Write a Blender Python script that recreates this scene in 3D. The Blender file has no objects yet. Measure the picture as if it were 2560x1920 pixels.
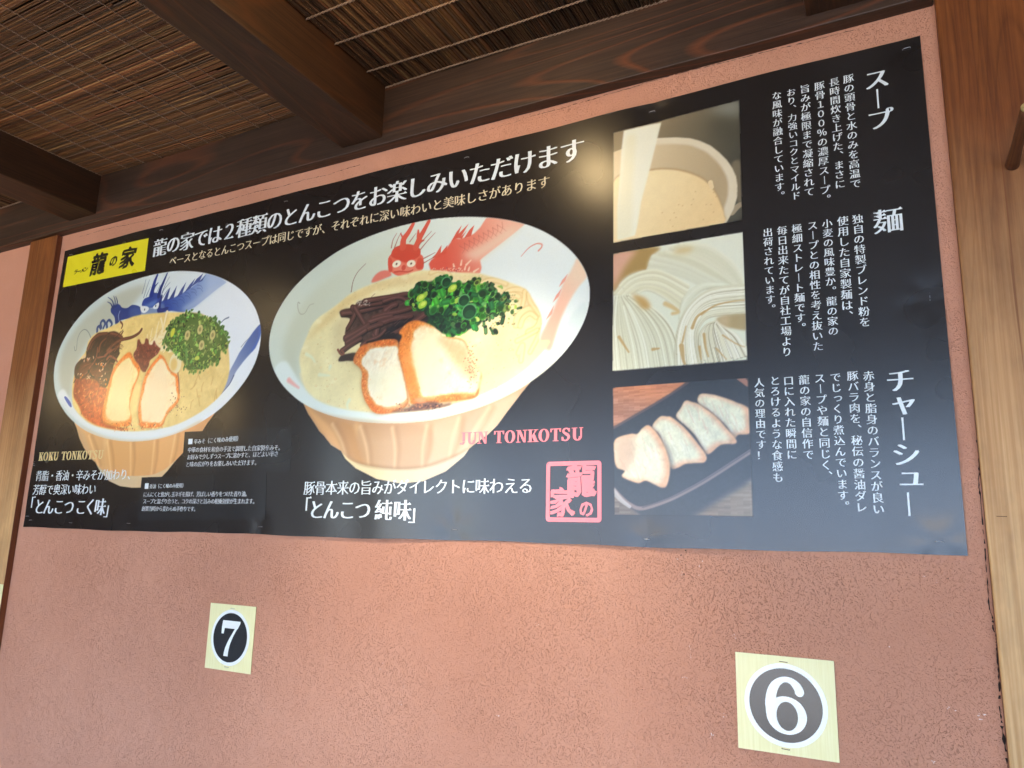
import bpy, math, random
from mathutils import Matrix, Vector
random.seed(5)
scene = bpy.context.scene
COL = scene.collection

# ----------------------------- camera -----------------------------
cam_data = bpy.data.cameras.new('camera')
cam = bpy.data.objects.new('camera', cam_data)
COL.objects.link(cam)
# rows: world axes expressed as camera right / down / forward
_R = ((0.88412619, 0.46657413, 0.02508907), (-0.07022541, 0.18577416, -0.98007977), (-0.46194077, 0.8647523, 0.19701316))
_m = Matrix(((_R[0][0], -_R[1][0], -_R[2][0], 2.14882741),
             (_R[0][1], -_R[1][1], -_R[2][1], -1.22414698),
             (_R[0][2], -_R[1][2], -_R[2][2], 1.63297253), (0, 0, 0, 1)))
cam.matrix_world = _m
cam_data.sensor_fit = 'HORIZONTAL'; cam_data.sensor_width = 36.0
cam_data.lens = 36.0 * 1877.7 / 2560.0
cam_data.clip_start = 0.02; cam_data.clip_end = 500
scene.camera = cam

# ----------------------------- daylight -----------------------------
world = bpy.data.worlds.new('World'); scene.world = world; world.use_nodes = True
wn = world.node_tree.nodes; wl = world.node_tree.links; wn.clear()
sky = wn.new('ShaderNodeTexSky'); sky.sky_type = 'NISHITA'; sky.sun_disc = False
SUN_EL, SUN_AZ = math.radians(48), math.radians(12)     # behind the building: the front of the shop is in open shade
sky.sun_elevation = SUN_EL; sky.sun_rotation = SUN_AZ
bg = wn.new('ShaderNodeBackground'); bg.inputs['Strength'].default_value = 0.15
wo = wn.new('ShaderNodeOutputWorld')
wl.new(sky.outputs['Color'], bg.inputs['Color']); wl.new(bg.outputs['Background'], wo.inputs['Surface'])
sun_data = bpy.data.lights.new('sun', 'SUN'); sun_data.energy = 5.0; sun_data.angle = math.radians(0.5)
sun_data.color = (1.0, 0.95, 0.87)
sun = bpy.data.objects.new('sun', sun_data); COL.objects.link(sun)
_s = Vector((math.sin(SUN_AZ) * math.cos(SUN_EL), math.cos(SUN_AZ) * math.cos(SUN_EL), math.sin(SUN_EL)))
sun.rotation_euler = _s.to_track_quat('Z', 'Y').to_euler(); sun.location = (0, 8, 10)
scene.view_settings.view_transform = 'Standard'; scene.view_settings.look = 'None'
scene.view_settings.gamma = 1.0; scene.view_settings.use_curve_mapping = False
scene.view_settings.exposure = 3.5
scene.render.engine = 'CYCLES'
scene.cycles.max_bounces = 8; scene.cycles.diffuse_bounces = 5; scene.cycles.glossy_bounces = 4
# ---------------------------------------------------------------------------
# shared geometry: the camera pose, and the poster's print laid out through the
# plane homography of the wall (photo pixel -> metres on the wall)
# ---------------------------------------------------------------------------
import numpy as np
FOC = 1877.7
CC = np.array([1280.0, 960.0])
CAM = np.array([2.14882741, -1.22414698, 1.63297253])
ROT = np.array([[0.88412619, 0.46657413, 0.02508907],
                [-0.07022541, 0.18577416, -0.98007977],
                [-0.46194077, 0.8647523, 0.19701316]])   # world -> (right, down, forward)
PW, PH, PZ = 2.20906, 0.80, 1.62       # poster width, height, height of its lower edge

def on(px, py, axis=1, val=0.0):
    """point where the sight line of photo pixel (px, py) meets the plane axis = val"""
    d = ROT.T @ np.array([(px - CC[0]) / FOC, (py - CC[1]) / FOC, 1.0])
    return CAM + (val - CAM[axis]) / d[axis] * d

def wall(px, py):
    p = on(px, py)
    return (p[0], p[2])
LAMP_A = (1.49, -.42, 2.532)
LAMP_B = (-1.04, -1.0, 2.21)
LAMP_C = (-.12, -.95, 2.50)
GLOW = .8
# ---------------------------------------------------------------------------
# the poster's printed pictures, painted as colour fields (numpy) at PITCH m per
# sample; they become colour attributes on fine grids lying on the poster
# ---------------------------------------------------------------------------
PITCH = 0.0014
GX, GZ = int(PW / PITCH) + 1, int(PH / PITCH) + 1
ART = np.zeros((GZ, GX, 3), np.float32)        # sRGB, row 0 at the lower edge
COV = np.zeros((GZ, GX), np.float32)           # where a picture is printed
INK = np.array([23, 17, 15], np.float32) / 255
ART[:] = INK
rngA = np.random.default_rng(7)

def zoomer(x0, y0, s):
    """coordinates read off an enlargement -> canvas coordinates"""
    def f(pts):
        out = []
        for (a, b) in pts:
            x, z = wall(x0 + a * s, y0 + b * s)
            out.append((x / PITCH, (z - PZ) / PITCH))
        return np.array(out)
    return f

def smooth(P, closed=True, n=6):
    P = np.asarray(P, float)
    out = []
    N = len(P)
    rng_ = range(N) if closed else range(N - 1)
    for i in rng_:
        if closed:
            a, b, c, d = P[i - 1], P[i], P[(i + 1) % N], P[(i + 2) % N]
        else:
            a, b, c, d = P[max(i - 1, 0)], P[i], P[i + 1], P[min(i + 2, N - 1)]
        for k in range(n):
            t = k / n
            out.append(0.5 * ((2 * b) + (-a + c) * t + (2 * a - 5 * b + 4 * c - d) * t * t + (-a + 3 * b - 3 * c + d) * t ** 3))
    if not closed:
        out.append(P[-1])
    return np.array(out)

def blur1(M, s):
    r = max(1, int(s * 2.5))
    k = np.exp(-0.5 * (np.arange(-r, r + 1) / s) ** 2); k /= k.sum()
    for ax in (0, 1):
        Q = np.pad(M, [(r, r) if a == ax else (0, 0) for a in (0, 1)], mode='edge')
        M = sum(k[i] * (Q[i:i + M.shape[0]] if ax == 0 else Q[:, i:i + M.shape[1]]) for i in range(2 * r + 1))
    return M

def box_of(P, pad):
    x0 = max(0, int(P[:, 0].min() - pad)); x1 = min(GX, int(P[:, 0].max() + pad) + 2)
    y0 = max(0, int(P[:, 1].min() - pad)); y1 = min(GZ, int(P[:, 1].max() + pad) + 2)
    return x0, x1, y0, y1

def polymask(P, soft=0.0):
    """antialiased polygon mask -> (x0, x1, y0, y1, mask)"""
    pad = 2 + 3 * soft
    x0, x1, y0, y1 = box_of(P, pad)
    if x1 <= x0 or y1 <= y0:
        return None
    S = 3
    X = x0 + (np.arange((x1 - x0) * S) + 0.5) / S - 0.5
    M = np.zeros(((y1 - y0) * S, len(X)), np.float32)
    ya = y0 + (np.arange((y1 - y0) * S) + 0.5) / S - 0.5
    A = P; B = np.roll(P, -1, axis=0)
    for j, y in enumerate(ya):
        c = (A[:, 1] <= y) != (B[:, 1] <= y)
        if not c.any():
            continue
        xs = np.sort(A[c, 0] + (y - A[c, 1]) / (B[c, 1] - A[c, 1]) * (B[c, 0] - A[c, 0]))
        M[j] = (np.searchsorted(xs, X) % 2)
    M = M.reshape(y1 - y0, S, x1 - x0, S).mean(axis=(1, 3))
    if soft > 0:
        M = blur1(M, soft)
    return x0, x1, y0, y1, M

def comp(m, col, a=1.0, cover=False):
    if m is None:
        return
    x0, x1, y0, y1, M = m
    M = (M * a)[..., None]
    col = np.asarray(col, np.float32)
    if col.ndim == 1:
        col = col / 255.0
    ART[y0:y1, x0:x1] = ART[y0:y1, x0:x1] * (1 - M) + col * M
    if cover:
        COV[y0:y1, x0:x1] = np.maximum(COV[y0:y1, x0:x1], M[..., 0])

def fill(P, col, a=1.0, soft=0.0, sm=True, cover=False, clip=None):
    if sm:
        P = smooth(P)
    m = polymask(P, soft)
    if clip is not None and m is not None:
        m = (*m[:4], m[4] * clip[m[2]:m[3], m[0]:m[1]])
    comp(m, col, a, cover)

def full(P, sm=True, soft=0.0):
    F = np.zeros((GZ, GX), np.float32)
    m = polymask(smooth(P) if sm else P, soft)
    F[m[2]:m[3], m[0]:m[1]] = m[4]
    return F

def stroke(P, col, w0, w1=None, a=1.0, soft=0.8, sm=True, clip=None, hl=None):
    """a line of width w0 -> w1 (canvas units); hl = lighter core colour"""
    w1 = w0 if w1 is None else w1
    P = np.asarray(P, float)
    if sm and len(P) > 2:
        P = smooth(P, False, 5)
    w = max(w0, w1)
    x0, x1, y0, y1 = box_of(P, w + 3)
    if x1 <= x0 or y1 <= y0:
        return
    Y, X = np.mgrid[y0:y1, x0:x1].astype(np.float32)
    best = np.full(X.shape, -1e3, np.float32)
    L = np.r_[0, np.cumsum(np.hypot(*np.diff(P, axis=0).T))]
    T = max(L[-1], 1e-6)
    for i in range(len(P) - 1):
        a_, b_ = P[i], P[i + 1]
        d = b_ - a_; q = max(d @ d, 1e-9)
        t = np.clip(((X - a_[0]) * d[0] + (Y - a_[1]) * d[1]) / q, 0, 1)
        r = np.hypot(X - a_[0] - t * d[0], Y - a_[1] - t * d[1])
        ww = (w0 + (w1 - w0) * (L[i] + t * (L[i + 1] - L[i])) / T) / 2
        best = np.maximum(best, ww - r)
    M = np.clip(best / soft + 0.5, 0, 1)
    if clip is not None:
        M = M * clip[y0:y1, x0:x1]
    comp((x0, x1, y0, y1, M), col, a)
    if hl is not None:
        comp((x0, x1, y0, y1, M * np.clip((best - 0.18 * w) / (0.3 * w), 0, 1)), hl, a * 0.7)

def ell(c, rx, ry, col, rot=0.0, a=1.0, soft=0.0, clip=None, n=20):
    t = np.linspace(0, 2 * np.pi, n, endpoint=False)
    p = np.c_[rx * np.cos(t), ry * np.sin(t)]
    R_ = np.array([[math.cos(rot), math.sin(rot)], [-math.sin(rot), math.cos(rot)]])
    fill(np.asarray(c) + p @ R_, col, a, soft, sm=False, clip=clip)

def noise(h, w, cells, seed, octs=3):
    r = np.random.default_rng(seed)
    out = np.zeros((h, w), np.float32); amp = 1.0; tot = 0
    for o in range(octs):
        ch, cw = max(2, int(h / cells) + 2), max(2, int(w / cells) + 2)
        g = r.random((ch + 1, cw + 1)).astype(np.float32)
        y = np.linspace(0, ch - 1.001, h); x = np.linspace(0, cw - 1.001, w)
        yi = y.astype(int); xi = x.astype(int)
        fy = (y - yi); fx = (x - xi)
        fy = (fy * fy * (3 - 2 * fy))[:, None]; fx = (fx * fx * (3 - 2 * fx))[None]
        v = (g[yi][:, xi] * (1 - fx) + g[yi][:, xi + 1] * fx) * (1 - fy) + (g[yi + 1][:, xi] * (1 - fx) + g[yi + 1][:, xi + 1] * fx) * fy
        out += amp * v; tot += amp; amp *= 0.55; cells = max(1.5, cells / 2)
    return out / tot

def speck(mask, amount, cells, seed, tint=(1, 1, 1)):
    """mottle the paint inside a full-canvas mask"""
    ys, xs = np.where(mask > 0.02)
    y0, y1, x0, x1 = ys.min(), ys.max() + 1, xs.min(), xs.max() + 1
    n = (noise(y1 - y0, x1 - x0, cells, seed) - 0.5) * 2 * amount
    ART[y0:y1, x0:x1] += (n * mask[y0:y1, x0:x1])[..., None] * np.array(tint, np.float32)

def inside(mask, n, rg):
    ys, xs = np.where(mask > 0.6)
    k = rg.integers(0, len(ys), n)
    return np.c_[xs[k] + rg.random(n) - 0.5, ys[k] + rg.random(n) - 0.5]

def grad(mask, c0, c1, p0, p1, a=1.0):
    """linear blend c0 at p0 -> c1 at p1 under a mask"""
    Y, X = np.mgrid[0:GZ, 0:GX]
    d = np.asarray(p1) - np.asarray(p0)
    t = np.clip(((X - p0[0]) * d[0] + (Y - p0[1]) * d[1]) / (d @ d), 0, 1)[..., None]
    col = (np.array(c0) * (1 - t) + np.array(c1) * t) / 255
    M = (mask * a)[..., None]
    ART[:] = ART * (1 - M) + col * M

def scallions(mask, n, rg, size, dark, mids, lights, clip=None):
    for p in inside(mask, n, rg):
        r = size * rg.uniform(0.5, 1.1); rot = rg.uniform(0, 3.14)
        c = mids[rg.integers(len(mids))]
        k = rg.uniform(0.75, 1.2)
        c = tuple(np.clip(np.array(c) * k, 0, 255))
        kind = rg.random()
        if kind < 0.45:        # ring seen end on
            ell(p, r, r * rg.uniform(.65, 1), c, rot)
            ell(p + rg.uniform(-.15, .15, 2) * r, r * .68, r * .55, tuple(np.array(c) * rg.uniform(.4, .8)), rot)
            t = rg.uniform(0, 6)
            stroke([p + r * .85 * np.array([math.cos(t + q), math.sin(t + q)]) for q in (0, .5, 1, 1.5)], lights[rg.integers(len(lights))], 1.1, .6, a=.8)
        elif kind < 0.85:      # tube seen from the side
            d = np.array([math.cos(rot), math.sin(rot)])
            stroke([p - d * r * .8, p + d * r * .8], c, r * 1.1, r * 1.1, hl=tuple(np.clip(np.array(c) * 1.3 + 10, 0, 255)))
            ell(p + d * r * .8, r * .3, r * .55, tuple(np.array(c) * .45), rot)
        else:
            ell(p, r * .7, r * .45, lights[rg.integers(len(lights))], rot, a=.9)

def fit_ellipse(P):
    c = P.mean(0); Q = (P - c) / 100.0; x, y = Q.T
    A = np.c_[x * x, x * y, y * y, x, y]; p = np.linalg.lstsq(A, np.ones(len(x)), rcond=None)[0]
    a, b_, c_, d, e = p
    M2 = np.array([[a, b_ / 2], [b_ / 2, c_]]); c0 = np.linalg.solve(2 * M2, -np.array([d, e]))
    k = 1 + c0 @ M2 @ c0
    w, v = np.linalg.eigh(M2 / k)
    t = np.linspace(0, 2 * np.pi, 161)[:-1]
    E = (np.c_[np.cos(t) / np.sqrt(w[0]), np.sin(t) / np.sqrt(w[1])] @ v.T + c0) * 100 + c
    # keep the measured outline where it leaves the ellipse (slightly flattened lip)
    S = smooth(P, True, 8)
    out = []
    for q in E:
        j = np.argmin(((S - q) ** 2).sum(1)); dd = S[j] - q
        out.append(q + dd * .35)
    return np.array(out)

def paint():
    cv = lambda pts: np.array([(x / PITCH, (z - PZ) / PITCH) for x, z in (wall(*p) for p in pts)])
    # ============================ the large bowl ============================
    z1, z2 = zoomer(670, 530, .18987), zoomer(1080, 530, .18987)
    z3, z4 = zoomer(670, 830, .18987), zoomer(1080, 830, .18987)
    z5 = zoomer(680, 1080, .37975)
    rg = np.random.default_rng(3)
    body = cv([(761, 1005), (775, 1035), (787.7, 1054), (802.9, 1078.7), (814.3, 1090.1), (831.4, 1112.9), (856.1, 1128.1), (866.1, 1146.5),
               (892.7, 1171.1), (945.8, 1197.7), (1006.6, 1209.1), (1059.8, 1203.4), (1116.7, 1178.7), (1162.3, 1140.8), (1175.6, 1121.8),
               (1186.3, 1112.9), (1222.4, 1086.3), (1245.2, 1063.5), (1269.9, 1029.4), (1307.8, 980), (1335.4, 947), (1200, 900), (900, 900)])
    F = full(body, sm=False)
    COV[:] = np.maximum(COV, F)
    grad(F, (214, 178, 130), (216, 198, 174), cv([(800, 1080)])[0], cv([(1150, 1060)])[0])
    grad(F, (150, 110, 75), (205, 185, 160), cv([(1000, 1050)])[0], cv([(1000, 1100)])[0], a=.35)
    # facets of the fluted side
    for q, c, al in [([(765, 1010), (800, 1040), (835, 1060), (860, 1130), (845, 1120), (810, 1085)], (222, 180, 128), .8),
                     ([(806, 1040), (880, 1062), (905, 1100), (922, 1168), (868, 1140), (838, 1080)], (190, 150, 102), .85),
                     ([(888, 1062), (905, 1070), (925, 1168), (918, 1170), (900, 1110)], (214, 180, 135), .7),
                     ([(905, 1066), (1075, 1068), (1060, 1168), (925, 1168)], (182, 152, 120), .55),
                     ([(1100, 1060), (1160, 1045), (1160, 1120), (1075, 1165)], (200, 178, 150), .6),
                     ([(1180, 1040), (1300, 985), (1240, 1068), (1178, 1110)], (214, 190, 165), .7),
                     ([(1165, 1045), (1230, 1020), (1180, 1080), (1150, 1110)], (178, 150, 125), .35)]:
        fill(cv(q), c, al, soft=3, clip=F)
    for xa, ya, xb, yb in ((835, 1062, 868, 1140), (905, 1068, 925, 1166), (985, 1072, 990, 1170), (1070, 1066, 1058, 1168), (1150, 1046, 1125, 1146), (1225, 1020, 1170, 1112)):
        stroke(cv([(xa, ya), ((xa + xb) / 2 + (4 if xa < 1000 else -4), (ya + yb) / 2), (xb, yb)]), (238, 214, 180), 6, 4, a=.4, soft=5, clip=F)
        stroke(cv([(xa + 10, ya), ((xa + xb) / 2 + 14, (ya + yb) / 2), (xb + 8, yb)]), (158, 120, 82), 8, 5, a=.22, soft=7, clip=F)
    foot = full(cv([(858, 1133), (875, 1148), (896.5, 1157.8), (945.8, 1168), (1006.6, 1173), (1067.3, 1167), (1110, 1152), (1135.7, 1143), (1175, 1125),
                    (1168, 1145), (1116.7, 1185), (1059.8, 1212), (1006.6, 1216), (945.8, 1204), (892.7, 1178)])) * F
    grad(foot, (225, 212, 170), (208, 198, 180), cv([(870, 1150)])[0], cv([(1130, 1170)])[0])
    fill(cv([(860, 1128), (896, 1152), (945, 1163), (1006, 1168), (1067, 1162), (1135, 1138), (1178, 1118), (1135, 1146), (1067, 1170), (1006, 1176), (945, 1172), (896, 1160)]), (150, 122, 90), .45, soft=1.5, clip=F)
    rim = cv([(1068.7, 551.8), (992.8, 570.8), (916.8, 596.5), (859.9, 620.2), (821.9, 645.8), (764.9, 695.2), (727, 737), (694.7, 792), (681.4, 841.4),
              (680.4, 871.8), (687.1, 915.4), (708, 959.1), (736.5, 991.4), (761.1, 1012.3), (793.4, 1029), (840.9, 1044), (897.8, 1053.5), (973.8, 1057.5),
              (1030.8, 1056), (1090, 1049.5), (1137, 1036.5), (1193.9, 1021.8), (1250.9, 999), (1307.8, 969), (1335.4, 949.6), (1364.8, 928.7),
              (1402.8, 894.6), (1442.6, 845), (1471.1, 786.3), (1478.7, 738.9), (1474.9, 700.9), (1455.9, 662.9), (1421.8, 624.9), (1364.8, 583.2),
              (1307.8, 559.4), (1231.9, 546.1), (1155.9, 544.2), (1110, 546.8)])
    rim = fit_ellipse(rim)
    R1 = full(rim, sm=False)
    COV[:] = np.maximum(COV, R1)
    grad(R1, (206, 215, 202), (232, 240, 234), cv([(820, 700)])[0], cv([(1300, 650)])[0])
    inner = full(cv([(750, 960), (715, 900), (720, 840), (770, 750), (850, 680), (950, 625), (1060, 590), (1000, 690), (850, 770), (770, 850), (750, 920)]), soft=7) * R1
    grad(inner, (192, 198, 178), (212, 218, 200), cv([(740, 900)])[0], cv([(1000, 620)])[0], a=.8)
    # near lip, rounded: light band with a shaded underside
    fill(cv([(690, 930), (725, 985), (765, 1012), (840, 1041), (973, 1056), (1090, 1047), (1194, 1020), (1308, 969), (1403, 893), (1468, 790),
             (1455, 760), (1385, 855), (1329, 912), (1251, 962), (1137, 1008), (1031, 1028), (917, 1027), (814, 1006), (760, 965), (720, 905)]),
         (222, 232, 226), .9, soft=2, clip=R1)
    fill(cv([(780, 1022), (841, 1040), (974, 1054), (1090, 1046), (1194, 1018), (1308, 966), (1390, 905), (1403, 898), (1308, 974), (1194, 1027), (1090, 1054), (974, 1063), (841, 1050)]),
         (190, 170, 140), .6, soft=2.5, clip=R1)
    # red brush pattern under the glaze
    red = z2([(0, 790), (-30, 690), (0, 640), (110, 560), (180, 520), (260, 400), (300, 340), (370, 360), (480, 330), (560, 290), (640, 210), (720, 85), (820, 75), (1000, 100),
              (1230, 165), (1080, 290), (900, 430), (680, 600), (640, 640), (660, 740), (640, 810), (500, 830), (300, 800), (100, 780)])
    rm = full(red, sm=False, soft=.8) * R1
    grad(rm, (208, 98, 78), (238, 190, 168), z2([(180, 640)])[0], z2([(1000, 330)])[0], a=.93)
    fill(z2([(400, 560), (560, 480), (760, 380), (1000, 240), (1200, 170), (1080, 290), (900, 430), (680, 600), (560, 640)]), (236, 222, 200), .75, soft=6, clip=R1)
    for q in ([(0, 620), (60, 560), (135, 440), (120, 600)], [(100, 580), (215, 440), (190, 560)], [(260, 400), (330, 270), (400, 180), (340, 340)],
              [(300, 350), (410, 240), (490, 160), (380, 350)], [(370, 350), (430, 290), (470, 240), (400, 360)], [(430, 350), (500, 240), (565, 175), (520, 320)]):
        fill(z2(q), (205, 100, 80), .9, sm=False, clip=R1)
    for k in range(9):
        x = 430 + k * 62; y = 470 - k * 34
        stroke(z2([(x, y - 60), (x + 10, y + 10), (x - 20, y + 80)]), (170, 100, 90), 1, .5, a=.45, clip=R1)
        stroke(z2([(x - 60, y - 20), (x + 10, y + 20), (x + 60, y + 60)]), (170, 100, 90), 1, .5, a=.4, clip=R1)
    for q in ([(300, 730), (290, 690)], [(390, 700), (400, 640)], [(460, 700), (520, 640)], [(440, 760), (450, 720)], [(560, 790), (620, 750)], [(490, 770), (500, 730)]):
        stroke(z2(q), (236, 205, 180), 3.5, 2.2, clip=R1)
    for p in rg.uniform((0, 735), (420, 800), (60, 2)):
        ell(z2([p])[0], 1.1, .9, (238, 215, 190) if rg.random() < .7 else (170, 90, 100), a=.7)
    for q in ([(1600, 620), (1640, 560), (1720, 500), (2010, 560), (2060, 640), (2050, 760), (1940, 800), (1750, 850), (1640, 800), (1600, 740)],):
        fill(z1(q), (214, 118, 96), .95, clip=R1)
    fill(z1([(1750, 660), (1830, 700), (1900, 700), (1990, 640), (1960, 790), (1700, 800), (1660, 730)]), (226, 160, 138), .7, soft=1.5, clip=R1)
    fill(z1([(1640, 590), (1670, 490), (1780, 440), (1900, 435), (2010, 490), (2015, 570), (1940, 630), (1830, 670), (1740, 640)]), (198, 92, 72), .97, clip=R1)
    fill(z1([(1600, 620), (1650, 640), (1650, 780), (1605, 790)]), (200, 95, 76), .9, clip=R1)
    fill(z1([(1990, 620), (2060, 640), (2040, 750), (1960, 740)]), (200, 95, 76), .9, clip=R1)
    ell(z1([(1800, 740)])[0], 4, 4.5, (196, 92, 74), a=.9)
    for q, d in (((1708, 692), .12), ((1898, 686), -.15)):
        ell(z1([q])[0], 8, 5.6, (232, 226, 205), d)
        ell(z1([q])[0], 1.7, 1.7, (90, 50, 40))
    stroke(z1([(1680, 800), (1760, 790), (1860, 795), (1920, 770)]), (196, 95, 78), 3, 2, clip=R1)
    for q, w0, w1 in (([(1790, 470), (1800, 370), (1860, 280), (1925, 165)], 12, 6), ([(1960, 470), (2010, 350), (2060, 260), (2130, 130)], 11, 6),
                      ([(1990, 330), (1990, 250)], 6, 3), ([(2000, 400), (2060, 380)], 6, 3), ([(1800, 370), (1760, 290)], 4, 2)):
        stroke(z1(q), (206, 108, 88), w0, w1, clip=R1)
    for q in ([(1640, 480), (1660, 380), (1710, 290)], [(1680, 480), (1730, 350), (1770, 280)], [(2000, 440), (2090, 340), (2165, 260)], [(2020, 500), (2110, 390), (2212, 280)],
              [(1880, 400), (1960, 290)], [(2060, 620), (2212, 540)], [(2060, 680), (2212, 590)]):
        stroke(z1(q), (160, 95, 80), 2.0, .8, a=.75, clip=R1)
    fill(z1([(1380, 930), (1420, 850), (1500, 790), (1600, 780), (1640, 840), (1560, 880), (1440, 930)]), (214, 125, 108), .85, soft=1, clip=R1)
    stroke(z1([(1115, 1060), (1140, 920), (1200, 800), (1305, 690)]), (120, 85, 70), 1.6, .8, a=.8, clip=R1)
    stroke(z1([(445, 1215), (420, 1200), (420, 1280), (450, 1350), (510, 1340), (570, 1240), (630, 1215)]), (150, 150, 130), 1.4, .8, a=.7, clip=R1)
    stroke(z2([(1180, 590), (1280, 480), (1380, 425), (1450, 430), (1450, 470), (1410, 515)]), (215, 150, 130), 1, 2.6, a=.8, clip=R1)
    sw = z2([(1930, 620), (2045, 800), (2040, 880), (1930, 1010), (1800, 1220), (1700, 1440), (1620, 1700), (1560, 1830), (1440, 1750), (1440, 1640), (1520, 1480), (1600, 1320), (1690, 1100),
             (1750, 920), (1830, 800), (1880, 700)])
    fm = full(sw, soft=1.5) * R1
    grad(fm, (238, 190, 168), (240, 215, 190), z2([(1600, 1250)])[0], z2([(1950, 900)])[0], a=.95)
    for q in ([(1680, 1000), (1720, 910), (1800, 820), (1760, 920)], [(1600, 1200), (1640, 1110), (1720, 1010), (1680, 1120)], [(1500, 1440), (1560, 1330), (1620, 1230), (1590, 1350)]):
        fill(z2(q), (232, 170, 150), .9, sm=False, clip=R1)
    stroke(z3([(300, 640), (360, 690), (430, 740)]), (228, 165, 155), 8, 3, a=.7, soft=4, clip=R1)
    # broth
    soup = cv([(772.5, 841.4), (783.9, 814.8), (802.9, 793.9), (840.9, 767.3), (878.9, 737), (926.3, 714.2), (973.8, 699), (1021.3, 685.7), (1060, 677), (1137, 681.9),
               (1193.9, 683.8), (1250.9, 699), (1307.8, 719.9), (1326, 738.9), (1345.8, 773), (1356, 805.3), (1350, 850), (1376, 852), (1366, 872), (1326.8, 914), (1288.9, 942.9),
               (1250.9, 965.7), (1193.9, 992.3), (1137, 1011.3), (1080, 1024.6), (1030.8, 1030.3), (973.8, 1034.1), (916.8, 1030.3), (859.9, 1022.7), (814.3, 1009.4),
               (783.9, 991), (765, 965), (757, 930), (753.5, 895), (763, 864.2)])
    S = full(soup, soft=1.2) * R1
    grad(S, (228, 222, 180), (236, 224, 182), cv([(800, 900)])[0], cv([(1250, 850)])[0])
    sh = full(cv([(770, 850), (870, 745), (1000, 695), (1130, 684), (1250, 700), (1330, 745), (1355, 800), (1250, 730), (1130, 705), (1000, 715), (900, 750), (800, 830)]), soft=5)
    grad(sh * S, (205, 182, 130), (224, 205, 165), cv([(880, 740)])[0], cv([(1300, 720)])[0], a=.6)
    grad(full(cv([(1190, 850), (1300, 780), (1345, 850), (1300, 930), (1230, 960), (1180, 900)]), soft=10) * S, (228, 216, 170), (232, 210, 172), (0, 0), (10, 0), a=.7)
    speck(S, .05, 40, 5); speck(S, .018, 4, 6, (1, .85, .7))
    for p in inside(S, 260, rg):
        ell(p, rg.uniform(.6, 1.3), rg.uniform(.5, 1), (170, 140, 95), a=rg.uniform(.15, .5))
    # oil gloss: soft pale islands and curved glints on the broth
    for p in inside(S, 34, rg):
        ell(p, rg.uniform(3, 9), rg.uniform(1.5, 4), (244, 240, 214), rg.uniform(-.5, .5), a=.35, soft=1.6, clip=S)
    for p in inside(S, 60, rg):
        r_ = rg.uniform(1.2, 3.2); ell(p, r_, r_ * .7, (206, 186, 134), a=.5, clip=S); ell(p, r_ * .6, r_ * .45, (240, 230, 190), a=.7, clip=S)
    # milky cooler patch around the mushrooms
    fill(z1([(880, 1480), (1000, 1400), (1100, 1400), (1060, 1640), (1000, 1800), (1200, 1900), (1100, 2000), (900, 1900)]), (190, 180, 145), .55, soft=7, clip=S)
    for q in ([(530, 300), (600, 340), (640, 400)], [(840, 460), (830, 500)], [(700, 570), (760, 575), (830, 580)], [(1090, 900), (1060, 960), (1070, 1020)]):
        stroke(z3(q), (220, 228, 205), 6, 3, a=.75, soft=3)
    stroke(z3([(450, 560), (480, 660), (560, 740)]), (228, 220, 180), 4, 3, a=.6, soft=3)
    # noodles showing on the right
    for q, w in (([(1120, 1480), (1150, 1370), (1240, 1300), (1330, 1280), (1420, 1330), (1440, 1430), (1380, 1540), (1280, 1590)], 9),
                 ([(1170, 1500), (1210, 1400), (1300, 1340), (1380, 1390)], 6), ([(960, 1080), (1060, 1030), (1180, 1030), (1280, 1090)], 6), ([(980, 1110), (1080, 1090), (1150, 1120)], 6),
                 ([(650, 960), (740, 910), (860, 905), (980, 950)], 6), ([(1230, 1050), (1220, 1150), (1200, 1240)], 5), ([(1280, 1080), (1300, 1180), (1370, 1280), (1420, 1350)], 5),
                 ([(1130, 1700), (1250, 1640), (1400, 1560)], 5), ([(0, 800), (100, 770), (200, 800), (250, 870)], 6), ([(1150, 1860), (1200, 1760), (1180, 1960)], 6),
                 ([(1450, 1560), (1380, 1700), (1300, 1850)], 5)):
        stroke(z2(q), (205, 178, 125), w + 3, w + 2, a=.55, soft=3, clip=S)
        stroke(z2(q), (238, 222, 180), w, w * .8, a=.85, soft=2, clip=S)
    # wood-ear mushroom strips
    dk = z1([(960, 1330), (1010, 1290), (1150, 1260), (1190, 1200), (1300, 1160), (1500, 1130), (1700, 1080), (1850, 1060), (1910, 1100), (1900, 1220), (1980, 1300), (2212, 1280), (2260, 1500),
             (1950, 1560), (1800, 1800), (1650, 1750), (1480, 1760), (1300, 1820), (1260, 1740), (1060, 1650), (1040, 1560), (1100, 1420), (1000, 1390)])
    D = full(dk, soft=.7)
    fill(dk, (196, 184, 152), .5, soft=5, clip=S)
    comp((0, GX, 0, GZ, D), (72, 54, 48), .95)
    speck(D, .10, 7, 21, (1, .85, .8))
    fill(z1([(1700, 1480), (2000, 1400), (2212, 1320), (2300, 1500), (2000, 1560), (1750, 1700), (1500, 1740), (1380, 1700)]), (30, 30, 34), .9, soft=3)
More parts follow.
